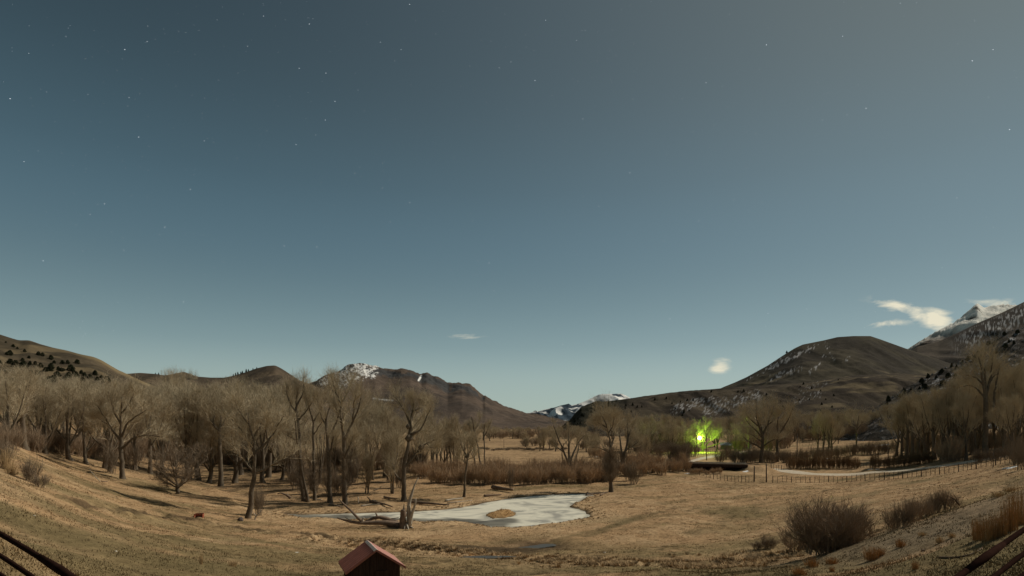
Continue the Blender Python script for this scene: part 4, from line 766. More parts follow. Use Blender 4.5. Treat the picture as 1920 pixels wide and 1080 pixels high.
shrub_row('dark', [(1700 + i * 12, 850 - i * .6 + rt.uniform(-4, 4)) for i in range(20)], 34, 28, 'tall brush between the trunks of the right wood', 'tall brush in the right wood', m=M_twigb, name='bush', cat='bush')
shrub_row('dark', [(985,836),(1002,836),(1040,838),(1095,842),(1118,838),(1140,838)], 13, 26, 'low rounded bush in the far hayfield', 'low bushes in the far hayfield', name='bush', cat='bush')
shrub_row('red', [(1110,858),(1120,861),(1131,863),(1197,868),(1205,870),(1212,872)], 20, 22, 'willow shrub by the snow beyond the fan topped cottonwood', 'willows by the snow patches')
for x, y, h, w_, lb in ((47,829,19,20,'small dark bush at the top left of the grassy bank'),(4,836,42,34,'brown bush cut by the left edge of the picture'),(8,872,46,30,'tall gray bush on the left edge of the slope'),
                        (60,905,40,38,'leafless bush on the grassy slope at lower left'),(76,914,22,30,'low spreading bush leaning right on the lower left slope'),(207,888,52,30,'dark dense bush left of the big spreading cottonwood'),(485,966,50,24,'gray shrub beside the leaning cottonwood trunk'),
                        (246,880,44,36,'pale twiggy bush just right of the big spreading cottonwood'),(958,917,40,14,'thin dark shrub standing alone before the red willows')):
    p = at(x, y); s = p[1] / F; shrub('dark', p, h * s, w_ * s, lb)
for (x, y, h, w_, kd, lb) in ((1558,1032,78,132,'big','largest bush, dome of dark bare stems at the foot of the right slope'),(1490,1034,34,60,'dark','low tangle at the left foot of the largest bush'),
                          (1600,1016,52,60,'dark','right shoulder bush leaning against the largest bush')):
    p = at(x, y); s = p[1] / F; shrub(kd, p, h * s, w_ * s, lb, name='willow_bush', cat='bush', m=M_twigb)
shrub_row('dark', [(1672,995),(1688,990),(1702,985),(1718,978),(1733,971),(1748,965),(1762,960),(1776,956)], 36, 36, 'bush in the low thicket edging the right slope', 'long low thicket on the right slope', name='willow_bush', m=M_twigb)
shrub_row('dark', [(1440,1028),(1425,1030)], 18, 34, 'flattened dark brush left of the largest bush', 'flattened brush by the largest bush')
shrub_row('red', [(1296,888),(1304,889),(1313,888),(1325,890),(1338,889),(1349,888)], 9, 15, 'low brown willow on the creek bank before the farm bridge', 'low willows before the bridge')
# ------------------------------------------------------------------ junipers and conifers
def jun_proto(seed, cone=False):
    r = np.random.default_rng(seed); g = G(); n = 700
    z = r.uniform(0, 1, n) ** .9; rad = (1 - z) ** (.9 if cone else .45) * (.32 if cone else .52) * r.uniform(.55, 1.05, n) * (1 if cone else np.sqrt(np.clip(z * 5, .4, 1))); a = r.uniform(0, 6.28, n)
    rad *= 1 + .25 * np.sin(a * 3 + seed) * np.sin(z * 9 + seed)
    c = np.stack([np.cos(a) * rad, np.sin(a) * rad, z * 1.0 + .03], 1); s_ = r.uniform(.03, .085, n)
    d = nrm(r.normal(size=(n, 3)) + np.array([0, 0, .6])); e = nrm(np.cross(d, r.normal(size=(n, 3))))
    V = np.stack([c - e * s_[:, None], c + e * s_[:, None], c + d * s_[:, None] * 1.8], 1); g.add(V.reshape(-1, 3), np.arange(n * 3).reshape(-1, 3))
    V = np.stack([c - d * s_[:, None], c + d * s_[:, None], c + e * s_[:, None] * 1.6], 1); g.add(V.reshape(-1, 3), np.arange(n * 3).reshape(-1, 3))
    cr = g.mesh('crown', M_jun); t = G(); t.tubes([[0, 0, -.1], [0, 0, .3], [.01, 0, .8]], [.035, .03, .01], 5); return t.mesh('trunk', M_bark), cr
JUN = [jun_proto(i) for i in range(4)]; PIN = [jun_proto(20 + i, True) for i in range(3)]
def ray_hill(o, px, py, cache={}):
    """point of a hill's own surface in the direction of the given photo pixel"""
    if o.name not in cache:
        n = len(o.data.vertices); v = np.empty(n * 3, np.float32); o.data.vertices.foreach_get('co', v); v = v.reshape(-1, 3); cache[o.name] = (v, HX + v[:, 0] / v[:, 1] * F, HY - v[:, 2] / v[:, 1] * F)
    v, x, y = cache[o.name]; d = (x - px) ** 2 + (y - py) ** 2 + (v[:, 1] / v[:, 1].max() * .5); return v[d.argmin()]
def conifer(o, px, py, hpx, label, group, pr=JUN, name='juniper_tree', w=1.0):
    p = ray_hill(o, px, py); H = hpx * p[1] / F; t, c = pr[rt.randrange(len(pr))]; r = empty(name, (p[0], p[1], p[2] - .05 * H), rt.uniform(0, 6)); r.scale = (H * w, H * w, H); tag(r, label, 'tree', group)
    for nm, me in (('trunk', t), ('crown', c)): q_ = bpy.data.objects.new(nm, me); COL.objects.link(q_); q_.parent = r
for x, y, h in ((14,683,9),(22,684,10),(30,690,13),(38,692,14),(46,688,12),(54,684,10),(27,700,12),(36,702,12),(48,696,11),(19,665,8),(8,645,6),(10,668,8),(2,680,8),(72,665,8),(78,668,7),(96,673,8),(101,680,8),(90,687,9),(94,693,9),(86,698,8),(97,697,11),(108,697,7),(116,697,6),(121,697,6),(85,708,10),(97,717,14),(103,716,12),(93,718,11),(118,720,12),(121,716,9),(119,682,7),(128,684,7),(144,682,8),(132,695,10),(139,701,12),(144,705,10),(152,702,9),(156,706,8),(180,703,8),(182,715,10),(199,718,14),(203,714,10),(155,715,8),(106,708,9),(60,700,9),(70,705,9),(77,690,7),(68,685,7),(56,672,6),(44,674,7),(34,655,5),(24,650,5),(48,660,5),(130,708,9),(168,712,7),(190,710,8),(12,700,9),(6,710,9)):
    conifer(hA, x + rt.uniform(-2.5, 2.5), y + rt.uniform(-2, 2), h * rt.uniform(.6, 1.25), 'dark rounded juniper dotting the brown hill at upper left', 'junipers on the left hill', w=rt.uniform(.85, 1.25))
for i in range(44): conifer(hB, rt.uniform(436, 500), 705 - 0 * i, 0, '', None) if False else None
for x, y, h in ((437,704,3.5),(441,703,4.5),(446,702,5),(452,700,4),(455,699,4.5),(461,697,5.5),(466,696,4),(475,693,3),(292,702,3),(298,702,3.5),(482,691,3)):
    conifer(hB, x, y, h, 'tiny conifer on the low ridge skyline', 'conifers on the low ridge skyline', PIN, 'conifer_tree')
for i in range(90):
    x = rt.uniform(1072, 1235); ytop = skyline(SK_E, x); y = rt.uniform(ytop + 3, min(796, ytop + 34)); 
    if rt.random() < ss(1140, 1240, x) * .8: continue
    conifer(hE, x, y, rt.uniform(3.5, 5.5), 'dark conifer in the stand on the left nose of the long ridge', 'conifers on the ridge nose', PIN, 'conifer_tree', w=1.1)
for i in range(42):
    x = rt.uniform(1240, 1600); ytop = skyline(SK_E, x); y = rt.uniform(ytop + 3, 785)
    conifer(hE, x, y, rt.uniform(3, 5), 'small dark conifer scattered over the long ridge', 'conifers scattered on the long ridge', PIN, 'conifer_tree', w=1.3)
for i in range(45):
    x = rt.uniform(1650, 1920); ytop = skyline(SK_I, x); y = ytop + abs(rt.gauss(0, 14)) + .5
    conifer(hI, x, y, rt.uniform(5, 9), 'small dark conifer among the boulders of the near rocky slope', 'conifers on the rocky slope', JUN if i % 2 else PIN, 'conifer_tree', w=1.1)
conifer(hF_, 1475, 662, 4.5, 'lone dark conifer on the left shoulder of the rounded hill', None, PIN, 'conifer_tree', w=1.3)
# ------------------------------------------------------------------ yard light and its wire
M_wood = mat('pole_wood', (.135, .10, .072), nscale=2, namt=.35, rough=1, spec=.05, stretch=(1, 1, .2))
M_metal = mat('dark_metal', (.10, .10, .10), rough=.6, spec=.4)
M_lamp = mat('lamp_glass', (1, 1, 1), emis=(1.0, 1.0, .55), estr=40)
lp = at(1310, 848); lr = empty('yard_light', tuple(lp)); tag(lr, 'yard lamp burning bright yellow green on a pole among the trees', 'lamp')
lh = (848 - 820) * lp[1] / F
G().tubes([[0, 0, -.3], [0, 0, lh * .6], [0, 0, lh + .8]], [.17, .15, .13], 8).build('pole', M_wood, lr, smooth=True)
G().tubes([[0, 0, lh + .4], [0, -.8, lh + .7], [0, -1.6, lh + .5]], [.05, .05, .05], 6).build('arm', M_metal, lr, smooth=True)
G().tubes([[0, -1.6, lh + .55], [0, -1.6, lh + .42], [0, -1.6, lh + .2]], [.18, .5, .62], 12).build('lamp_shade', M_metal, lr, smooth=True)
a = np.linspace(-1.5, 1.5, 9); G().tubes(np.stack([0 * a, 0 * a - 1.6, np.sin(a) * .8 + lh - .45], 1), np.maximum(np.cos(a), .05) * .8, 14).build('lamp_globe', M_lamp, lr, smooth=True)
pl = bpy.data.lights.new('lamp_light', 'POINT'); pl.energy = 24000; pl.color = (.42, 1.0, .05); pl.shadow_soft_size = .5
po = bpy.data.objects.new('lamp_light', pl); COL.objects.link(po); po.parent = lr; po.location = (.3, -2.6, lh - .6)
def pole(px, py, top, r, label, cross=False):
    p = at(px, py); H = (py - top) * p[1] / F; e = empty('utility_pole', tuple(p)); tag(e, label, 'pole'); k = rt.uniform(-.02, .02)
    G().tubes([[0, 0, -.5], [k * H * .5, 0, H * .5], [k * H, 0, H]], [r * 1.15, r, r * .85], 8).build('pole', M_wood, e, smooth=True)
    if cross: G().box((k * H, 0, H * .93), (1.8, .12, .14)).build('crossarm', M_wood, e)
    return p, H
pA, hA_ = pole(1325, 863, 812, .18, 'tall wooden utility pole in front of the green lit tree')
pole(1414, 903, 874, .17, 'dark wooden post, left of the two thick posts at the fence gap'); pole(1437, 904, 869, .16, 'paler taller post, right of the two thick posts at the fence gap')
pB, hB_ = pole(1494, 879, 813, .15, 'wooden utility pole rising from the willow row by the road', True); pole(1665, 872, 829, .14, 'short pole by the snow patch right of the sloping pasture')
pole(945, 842, 824, .14, 'thin distant pole in the pale hayfield under the mesa'); pole(1862, 876, 848, .08, 'slim pole by the fence at the right edge of the road')
def wire(a, b, sag, label, r=.035):
    t = np.linspace(0, 1, 24); P = np.array(a)[None] * (1 - t[:, None]) + np.array(b)[None] * t[:, None]; P[:, 2] -= sag * 4 * t * (1 - t)
    o = G().tubes(P, np.full(24, r), 4, cap=False).build('power_line', mat('wire', (.45, .42, .36), rough=.5, spec=.4) if 'wire' not in bpy.data.materials else bpy.data.materials['wire'], smooth=True); tag(o, label, 'wire'); return o
wire(W(1238, 826, lp[1] - 12), tuple(lp + np.array([0, 0, lh])), 2.0, 'pale sagging wire reaching the yard lamp from the left')
wire(tuple(pA + [0, 0, hA_ * .97]), tuple(lp + np.array([0, 0, lh + .7])), .4, 'short wire between the utility pole and the yard lamp', .02)
# ------------------------------------------------------------------ buildings
M_boards = mat('gray_green_boards', (.20, .24, .20), nscale=3, namt=.25, rough=.9, stretch=(3, 3, .3), spec=.1)
M_dboards = mat('dark_boards', (.055, .036, .028), nscale=3, namt=.5, rough=.95, stretch=(4, 4, .3), spec=.1)
M_tin = mat('tin_roof', (.22, .24, .23), nscale=2, namt=.2, rough=.6, spec=.3)
M_groove = mat('roof_groove_shade', (.20, .075, .055), nscale=3, namt=.3, rough=.9, spec=.1)  # darker stripes: shade between the roof ribs put into the colour
M_red = mat('red_metal_roof', (.38, .15, .11), nscale=2.2, namt=.16, rough=.55, spec=.3)
M_cap = mat('pale_ridge_cap', (.62, .55, .46), nscale=3, namt=.15, rough=.5, spec=.3)
def gable(name, c, L_, Wd, Hw, Hr, rz, mw, mr, label, over=.35, ribs=0, cat='shed', door=None, cap=None, th=.08, boards=0, door_m=None):
    """ridge along local y"""
    r = empty(name, tuple(c), rz); tag(r, label, cat); g = G(); w2, l2 = Wd / 2, L_ / 2
    V = [[-w2, -l2, -.6], [w2, -l2, -.6], [w2, -l2, Hw], [0, -l2, Hr], [-w2, -l2, Hw]]; V += [[x, l2, z] for x, _, z in V]
    g.add(V, [[0, 1, 6, 5], [1, 2, 7, 6], [0, 5, 9, 4], [0, 4, 2, 1], [5, 6, 7, 9]]); g.add(np.array(V)[[4, 2, 3, 9, 7, 8]], [[0, 1, 2], [3, 5, 4]])
    if boards:                              # upright battens over the board joints
        for sx in np.linspace(-w2 + .06, w2 - .06, boards):
            zt = Hw + (Hr - Hw) * (1 - abs(sx) / w2) - .05; g.box((sx, -l2 - .012, zt / 2 - .3), (.035, .024, zt + .6))
        for sy in np.linspace(-l2 + .06, l2 - .06, int(boards * L_ / Wd)):
            for sd_ in (-1, 1): g.box((sd_ * (w2 + .012), sy, Hw / 2 - .3), (.024, .035, Hw + .6))
    g.build('wall', mw, r); sl = (Hr - Hw) / w2
    rf = G()
    for sd_ in (-1, 1):
        xe = w2 + over; n = ribs * 4 if ribs else 1; ys_ = np.linspace(-l2 - over, l2 + over, n + 1); hh = (.065 * (np.arange(n + 1) % 4 == 0) if ribs else np.zeros(n + 1))
        top = [[sd_ * x, y, Hr - sl * x + th + h] for y, h in zip(ys_, hh) for x in (0.0, xe)]; bot = [[sd_ * x, y, Hr - sl * x + .01] for y in ys_ for x in (0.0, xe)]
        m_ = 2 * (n + 1); f = []
        for i in range(n):
            a_ = 2 * i; f += [[a_, a_ + 2, a_ + 3, a_ + 1], [m_ + a_, m_ + a_ + 1, m_ + a_ + 3, m_ + a_ + 2], [a_ + 1, a_ + 3, m_ + a_ + 3, m_ + a_ + 1]]
        f += [[0, 1, m_ + 1, m_], [m_ - 2, 2 * m_ - 2, 2 * m_ - 1, m_ - 1]]; rf.add(np.array(top + bot), f)
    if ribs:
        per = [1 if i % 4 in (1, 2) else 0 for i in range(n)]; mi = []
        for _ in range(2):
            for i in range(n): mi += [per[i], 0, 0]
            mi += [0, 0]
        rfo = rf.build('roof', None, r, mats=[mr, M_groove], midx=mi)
    else: rfo = rf.build('roof', mr, r)
    if cap:
        cp = G(); sy0, sy1 = -l2 - over - .01, l2 + over + .01
        V = [[-cap, sy0, Hr - sl * cap + th + .05], [0, sy0, Hr + th + .06], [cap * .9, sy0, Hr - sl * cap * .9 + th + .05]]; V += [[x, sy1, z] for x, _, z in V]; V = V + [[x, y, z - .025] for x, y, z in V]
        cp.add(V, [[0, 1, 4, 3], [1, 2, 5, 4], [0, 3, 9, 6], [2, 8, 11, 5], [0, 6, 7, 1], [1, 7, 8, 2]]); cp.build('ridge_cap', M_cap, rfo)
    if door:
        dx, dw, dh = door; dr = G().box((dx, -l2 - .03, dh / 2 - .05), (dw, .05, dh)).build('door', door_m or mw, r); G().box((dx + dw * .38, -l2 - .09, dh * .5), (.05, .08, .16)).build('handle', M_metal, dr)
    return r
p = at(1392, 841); gable('farm_shed', p, 9, 7, 4.6, 7.2, R(38), M_boards, M_tin, 'gray green shed with pitched roof, lit by the yard lamp at its left', door=(0, 2.2, 3.0), door_m=M_dboards)
p = at(1362, 842); gable('low_outbuilding', p, 7, 8, 2.6, 4.2, R(70), mat('tan_boards', (.26, .21, .15), nscale=2, namt=.2), M_tin, 'low tan outbuilding between the lit tree and the gray green shed', cat='outbuilding', door=(.8, 1.2, 2.0), door_m=M_dboards)
# the red roofed shed on the slope under the camera
Ys_ = 31.0; s_ = Ys_ / F
fp = np.array([(706 - HX) * s_, Ys_, -(1032 - HY) * s_]); rz_ = R(24); c = fp + np.array([-math.sin(rz_), math.cos(rz_), 0]) * 1.38; c[2] = float(Hg(c[0], c[1])) - .1
Hr_ = fp[2] - .08 - c[2]; Hw_ = Hr_ - .88
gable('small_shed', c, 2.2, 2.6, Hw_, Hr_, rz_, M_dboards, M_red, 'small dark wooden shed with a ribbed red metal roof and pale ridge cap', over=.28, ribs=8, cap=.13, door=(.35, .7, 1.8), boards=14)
# ------------------------------------------------------------------ bridge over the creek
bz = -13.9; br = empty('farm_bridge', (BRC[0], BRC[1], bz), BRZ); tag(br, 'low dark timber farm bridge over the creek below the yard lamp', 'bridge')
G().box((0, 0, .02), (20.9, 4.4, .28)).build('deck', M_wood, br)
for sy in (-2.0, 2.0): G().box((0, sy, -.55), (20.6, .35, .84)).build('girder', M_dboards, br); G().box((0, sy, .34), (20, .22, .22)).build('kerb_beam', M_dead, br)
for sx in (-10.1, -3.4, 3.4, 10.1):
    for sy in (-1.6, 1.6): G().tubes([[sx, sy, -3.2], [sx, sy, -1.5], [sx, sy, -.15]], [.2, .2, .2], 7).build('pile', M_dboards, br, smooth=True)
G().box((0, 2.5, -1.5), (21, .12, 2.6)).build('shade_backing', M_dboards, br)  # added dark sheet behind the bridge, standing in for the shade below it
for sx in (-10.45, 10.45): G().box((sx, 0, -1.5), (.25, 4.6, 2.7)).build('abutment', M_dboards, br)
# ------------------------------------------------------------------ fences
def fence(pts, hpx, spx, label, r=.07, rails=(.97, .08), group=None, lean=.03, mt=None):
    P = np.array([at(*q_) for q_ in pts]); px = np.array(pts, float)[:, 0]; n = min(int((px[-1] - px[0]) / spx) + 1, 98); xs = np.linspace(px[0], px[-1], n)
    C3 = np.stack([np.interp(xs, px, P[:, k]) for k in range(3)], 1); C3[:, 2] = Hg(C3[:, 0], C3[:, 1]); hp = np.interp(xs, px, np.linspace(hpx[0], hpx[1], len(px)))
    e = empty('fence', tuple(C3[0])); tag(e, label, 'fence', group); Q = C3 - C3[0]; hh = np.median(hp * C3[:, 1] / F) + 0 * hp
    for i in range(n):
        k = np.array([rt.gauss(0, lean), rt.gauss(0, lean), 0]) * hh[i]; thick = r * (1.5 if i % 4 == 0 else .8); hgt = hh[i] * (rt.uniform(.95, 1.12))
        G().tubes([Q[i] - [0, 0, .3], Q[i] + k * .5 + [0, 0, hgt * .5], Q[i] + k + [0, 0, hgt]], [thick] * 3, 5).build('post', mt or M_wood, e, smooth=True)
    for f in rails:
        W_ = Q + np.array([0, 0, 1]) * (hh * f)[:, None]; G().tubes(W_, np.full(n, .022 if f < .9 else .032), 3, cap=False).build('wire', M_log, e)
fence([(1312,891),(1322,894),(1345,899),(1372,903),(1404,904)], (9, 12), 6.5, 'wire fence curving down from the bridge to the two thick posts')
fence([(1449,905),(1500,905),(1560,904),(1600,903),(1660,900),(1700,896),(1740,892),(1800,884),(1860,874),(1902,866)], (9.5, 16), 8.6, 'long wire fence running beside the gravel road to the right edge', rails=(.97, .5, .06))
fence([(1446,878),(1480,878),(1520,879)], (9, 9), 4.5, 'weathered fence in front of the willow row by the road', lean=.06)
fence([(1608,878),(1637,877)], (9, 9), 5, 'short fence filling the gap between the two willow rows')
fence([(1310,853),(1340,851),(1370,850),(1402,849)], (9, 9), 4.2, 'distant corral fence below the green lit tree', r=.09)
fence([(1468,838),(1500,836),(1530,833),(1560,832)], (7, 7), 6, 'far fence across the pale field behind the thin trees', r=.07)
fence([(1808,866),(1840,860),(1870,853),(1905,845)], (12, 13), 6, 'fence climbing beside the road under the right hand wood', r=.07, lean=.06)
fence([(1100,846),(1150,848),(1200,850)], (6, 6), 7, 'faint far fence behind the fan topped cottonwood', r=.06)
fence([(1225,874),(1255,872),(1290,868)], (9, 9), 7, 'small fence among the willows left of the bridge', r=.06)
# pipe railings just below the camera
M_pipe = mat('rusty_pipe', (.024, .012, .009), nscale=6, namt=.35, rough=1, spec=.0)
def rail(pts, drops, label, collar):
    P = resample(np.array([W(*q_) for q_ in pts]), 24); e = empty('pipe_fence', tuple(P[0])); tag(e, label, 'fence'); Q = P - P[0]
    for i, d in enumerate(drops): G().tubes(Q - [0, 0, d], np.full(24, .046 - .005 * i), 10).build('rail', M_pipe, e, smooth=True)
    c = np.array(W(*collar)) - P[0]; j = np.abs(Q[:, 0] - c[0]).argmin(); j = min(max(j, 1), 22); G().tubes(Q[j-1:j+2] * [[1,1,1]] , [.05, .066, .05], 10).build('joint', M_pipe, e, smooth=True)
    for j in (0, 23): b = Q[j]; zg = float(Hg(P[j, 0], P[j, 1])) - P[0, 2]; G().tubes([[b[0], b[1], zg - .3], [b[0], b[1], (zg + b[2]) / 2], [b[0], b[1], b[2] + .02]], [.07] * 3, 10).build('post', M_pipe, e, smooth=True)
rail([(-330,845,18),(-120,938,13),(0,1000,10.5),(95,1057,9),(150,1092,8.2),(300,1200,6.5)], (0, .39, .72), 'rusty pipe fence rails slanting across the bottom left corner', (97, 1058, 9))
rail([(1630,1205,6.7),(1790,1086,8.6),(1850,1043,9.5),(1920,992,10.6),(2060,905,13.5),(2250,830,18)], (0, .43, .80), 'rusty pipe fence rails slanting across the bottom right corner', (1838, 1050, 9.3))
# ------------------------------------------------------------------ dead wood
def log(pts, r0, r1, label, m=None, ground=True, branches=(), name='fallen_log', cat='log', k=7, Y=None):
    q_ = np.array(pts, float); foot = at(*pts[0][:2]) if Y is None else W(pts[0][0], pts[0][1], Y); sc = foot[1] / F
    def line(pp, on):
        o = []
        for (x, y) in pp:
            if on: a_ = at(x, y); a_[2] += r0 * sc * .55; o.append(a_)
            else: o.append(W(x, y, foot[1] + (x - pts[0][0]) * sc * .15))
        return np.array(o)
    e = empty(name, tuple(foot)); tag(e, label, cat)
    L0 = resample(np.c_[line(pts, ground) - foot, np.linspace(r0, r1, len(pts)) * sc * .5], 10); G().tubes(L0[:, :3], L0[:, 3], k, jit=.12).build('trunk', m or M_log, e, smooth=True)
    for b in branches:
        bb = resample(np.c_[line(b[2], False) - foot, np.linspace(b[0], b[1], len(b[2])) * sc * .5], 7); j = np.hypot(L0[:, 0] - bb[0, 0], L0[:, 2] - bb[0, 2]).argmin(); bb[:, 1] += L0[j, 1] - bb[0, 1]
        G().tubes(bb[:, :3], bb[:, 3], 5, jit=.1).build('branch', M_dead if len(b) > 3 else (m or M_log), e, smooth=True)
# the broken snag
sp = at(762, 990); sc = sp[1] / F; e = empty('dead_tree', tuple(sp)); tag(e, 'broken pale dead tree standing with two bare prongs at the near edge of the pond', 'dead tree')
def sg(pts, w0, w1, name, m, dy=0, k=9, jit=.1, dy1=None):
    a_ = resample(np.array([[(x - 762) * sc, dy + (0 if dy1 is None else (dy1 - dy) * i / (len(pts) - 1)), (990 - y) * sc, (w0 + (w1 - w0) * i / (len(pts) - 1)) * sc * .5] for i, (x, y) in enumerate(pts)]), 12)
    return G().tubes(a_[:, :3], a_[:, 3], k, jit=jit).build(name, m, e, smooth=True)
sg([(757,995),(756,985),(756,972),(757,960),(756,955)], 16, 9, 'trunk', M_log, -.2, jit=.16); sg([(757,956),(757,950),(758,945)], 3.5, 1, 'splinter', M_dead, 0, 5)
sg([(767,994),(766,980),(766,965),(765,950),(767,938),(771,928),(774,919),(776,909),(780,902),(784,896)], 10, 1.2, 'prong', M_dead, .3); sg([(768,985),(770,972),(773,962),(777,952),(780,944),(781,934)], 8, 2.5, 'prong', M_dead, .1, dy1=-.8)
sg([(771,966),(769,955),(768,948)], 3, 1, 'prong', M_dead, .1)
for i, (x, y) in enumerate([(748,990),(752,994),(760,996),(769,993),(775,990)]): sg([(760 + (x - 760) * .3, 982), (760 + (x - 760) * .7, 988), (x, y)], 5, 2, 'root', M_dead if i > 1 else M_log, -.3 * (y > 992), 5, dy1=-1.2 if y > 992 else 0)
log([(752,986),(738,983),(722,980),(706,979),(690,981),(674,981),(656,979),(644,975),(632,971)], 13, 2, 'long fallen trunk with an upright broken limb, joined to the dead tree stump', ground=False, Y=sp[1] + .3,
    branches=[(6, 1.5, [(680, 979), (668, 970), (661, 960), (650, 951), (643, 946), (641, 940), (634, 935)]), (3, 1.2, [(660, 978), (652, 973), (646, 969)], 1), (3, 2, [(681, 978), (679, 973), (683, 971)], 1)])
log([(746,981),(730,975),(716,970),(704,969),(696,974),(684,978)], 10, 4, 'second fallen trunk behind the long one at the pond edge', ground=False, Y=sp[1] + 1.6, branches=[(4, 2.5, [(709, 971), (706, 966), (704, 961)]), (2.4, 1, [(706, 978), (702, 971), (699, 967)], 1), (2, 1, [(725, 973), (738, 972), (748, 970)])])
log([(767,944),(790,946),(808,947),(825,949),(842,950)], 6, 2.5, 'long red brown log on the far bank right of the dead tree', branches=[(2, 1, [(788, 944), (800, 942), (806, 938)])])
log([(694,942),(708,945),(722,948),(736,953)], 5, 2, 'gray forked log on the far bank left of the dead tree', branches=[(3, 1.5, [(697, 942), (692, 935), (688, 931)]), (2.4, 1, [(694, 941), (700, 937), (707, 939)], 1)])
log([(677,950),(692,948),(712,947)], 2.8, 1.4, 'thin pale branch lying on the far bank', M_dead); log([(720,934),(732,936),(745,937)], 4, 2, 'low dark log under the round crowned cottonwood')
log([(672,936),(671,930),(672,943)], 2, 2, 'short pale standing stub on the far bank', M_dead, ground=False, Y=sp[1] + 24)
log([(835,941),(850,938),(868,936)], 4, 1.5, 'pale branch beside the small knotted cottonwood', M_dead); log([(838,944),(858,942),(885,939)], 2, 1, 'thin stick by the far water edge', M_dead)
log([(924,918),(936,920),(948,922),(962,923)], 9, 4, 'thick dark log on the bank before the red willows', branches=[(2, 1, [(930, 916), (940, 913), (948, 915)], 1)]); log([(908,932),(922,931),(940,930)], 5, 2, 'dark log close to the water before the red willows', branches=[(3, 1, [(912, 931), (909, 927)], 1)])
log([(545,934),(540,930),(533,926),(526,924),(520,926)], 5, 1.5, 'curved dark fallen branch like a hook in the grass clearing', branches=[(1.5, .6, [(540, 929), (538, 923)], 1)], ground=False, Y=float(at(545, 935)[1]))
log([(603,938),(590,937),(578,935)], 2, 1, 'pale stick at the feet of the tall trees', M_dead); log([(618,945),(632,949),(644,952)], 2.2, 1, 'pale fallen limb between the two tall trees', M_dead)
log([(700,920),(708,917),(714,914),(716,911)], 2.4, 1, 'bleached antler shaped branch in the brush behind the pond', M_dead, ground=False, Y=float(at(700, 922)[1]))
log([(1099,931),(1112,928),(1126,927)], 4, 1.5, 'dark root snag at the right tip of the pond', branches=[(4, 2, [(1101, 931), (1099, 926), (1104, 922)])]); log([(1126,930),(1132,926),(1140,925)], 3, 1, 'twisted root left of the fan topped tree foot')
log([(188,903),(180,895),(174,888),(168,880)], 1.5, .7, 'thin dead branch leaning on the slope left of the spreading tree', M_dead, ground=False, Y=float(at(188, 904)[1])); log([(190,903),(196,904),(202,903)], 2, 1, 'short dark stick on the slope left of the spreading tree')
log([(475,985),(478,975),(480,966)], 4, 2, 'gray dead stub beside the leaning cottonwood', M_dead, ground=False, Y=float(at(475, 974)[1]), branches=[(2.5, 1, [(479, 970), (486, 962), (490, 955)]), (2, 1, [(480, 968), (474, 960)])])
log([(1760,1046),(1790,1047),(1810,1045),(1830,1037),(1842,1029)], 3, 2, 'dead branch lying above the right pipe fence', M_log, branches=[(1.5, .7, [(1800, 1046), (1785, 1041), (1770, 1043)]), (1.4, .6, [(1812, 1044), (1790, 1050), (1768, 1056)])])
log([(1799,947),(1792,938),(1782,931),(1776,929)], 4, 1, 'dark leaning dead stem at the end of the right thicket', M_log, ground=False, Y=float(at(1799, 950)[1]), branches=[(2, .7, [(1795, 942), (1793, 933), (1788, 927)]), (2, .7, [(1790, 937), (1780, 937), (1774, 934)])])
# small things in the grass
def rock(px, py, wpx, label, m, name='rock', hk=.7):
    p = at(px, py); s = wpx * p[1] / F / 2; g = G(); n = 9; th = np.linspace(0, np.pi / 2 * 1.2, 5); rr = []
    for t_ in th[::-1]:
        a_ = np.arange(n) * 2 * np.pi / n; rr.append(np.stack([np.cos(a_) * np.sin(t_) * s * rng.uniform(.8, 1.15, n), np.sin(a_) * np.sin(t_) * s * rng.uniform(.8, 1.15, n), np.full(n, math.cos(t_) * s * hk)], 1))
    V = np.array(rr); id_ = np.arange(5 * n).reshape(5, n); q_ = np.stack([id_[:-1], np.roll(id_[:-1], -1, 1), np.roll(id_[1:], -1, 1), id_[1:]], -1).reshape(-1, 4); g.add(V.reshape(-1, 3), q_)
    o = g.build(name, m, smooth=False); o.location = tuple(p); tag(o, label, 'rock')
M_rock = mat('pale_rock', (.55, .50, .42), nscale=5, namt=.2, bump=.02); M_drock = mat('dark_rock', (.09, .07, .06), nscale=5, namt=.3, bump=.02)
rock(217, 1034, 5, 'small pale rock on the lower left slope', M_rock); rock(451, 976, 11, 'dark pointed rock right of the rusty red box', M_drock, hk=1.2); rock(556, 1036, 9, 'flat pale stone in the grass left of the red roofed shed', M_rock, hk=.2)
rock(64, 967, 4, 'tiny pale stone high on the left slope', M_rock); rock(1134, 1036, 6, 'pale flat stone in the pasture right of the puddle', M_rock, hk=.3); rock(1732, 1033, 9, 'dark rock among the amber grass on the right slope', M_drock)
p = at(373, 969); s = p[1] / F; e = empty('headgate', (p[0], p[1], p[2] - .12), R(12)); e.scale = (.72, .72, .62); tag(e, 'small rusty red metal box set in the ditch left of the leaning cottonwood', 'box')
M_or = mat('rusty_red_metal', (.26, .07, .035), nscale=5, namt=.4, rough=.8)
g = G(); g.box((0, .5, .45), (1.5, .08, .9)); g.box((-.72, 0, .40), (.08, 1.0, .8)); g.box((.72, 0, .40), (.08, 1.0, .8)); g.box((0, 0, .10), (1.4, .95, .08)); g.build('box_walls', M_or, e)
G().box((0, -.45, .72), (1.55, .10, .26)).build('top_bar', M_or, e); G().box((0, -.52, .25), (.9, .06, .45)).build('gate_plate', mat('dark_rust', (.10, .035, .025), nscale=6, namt=.4), e)
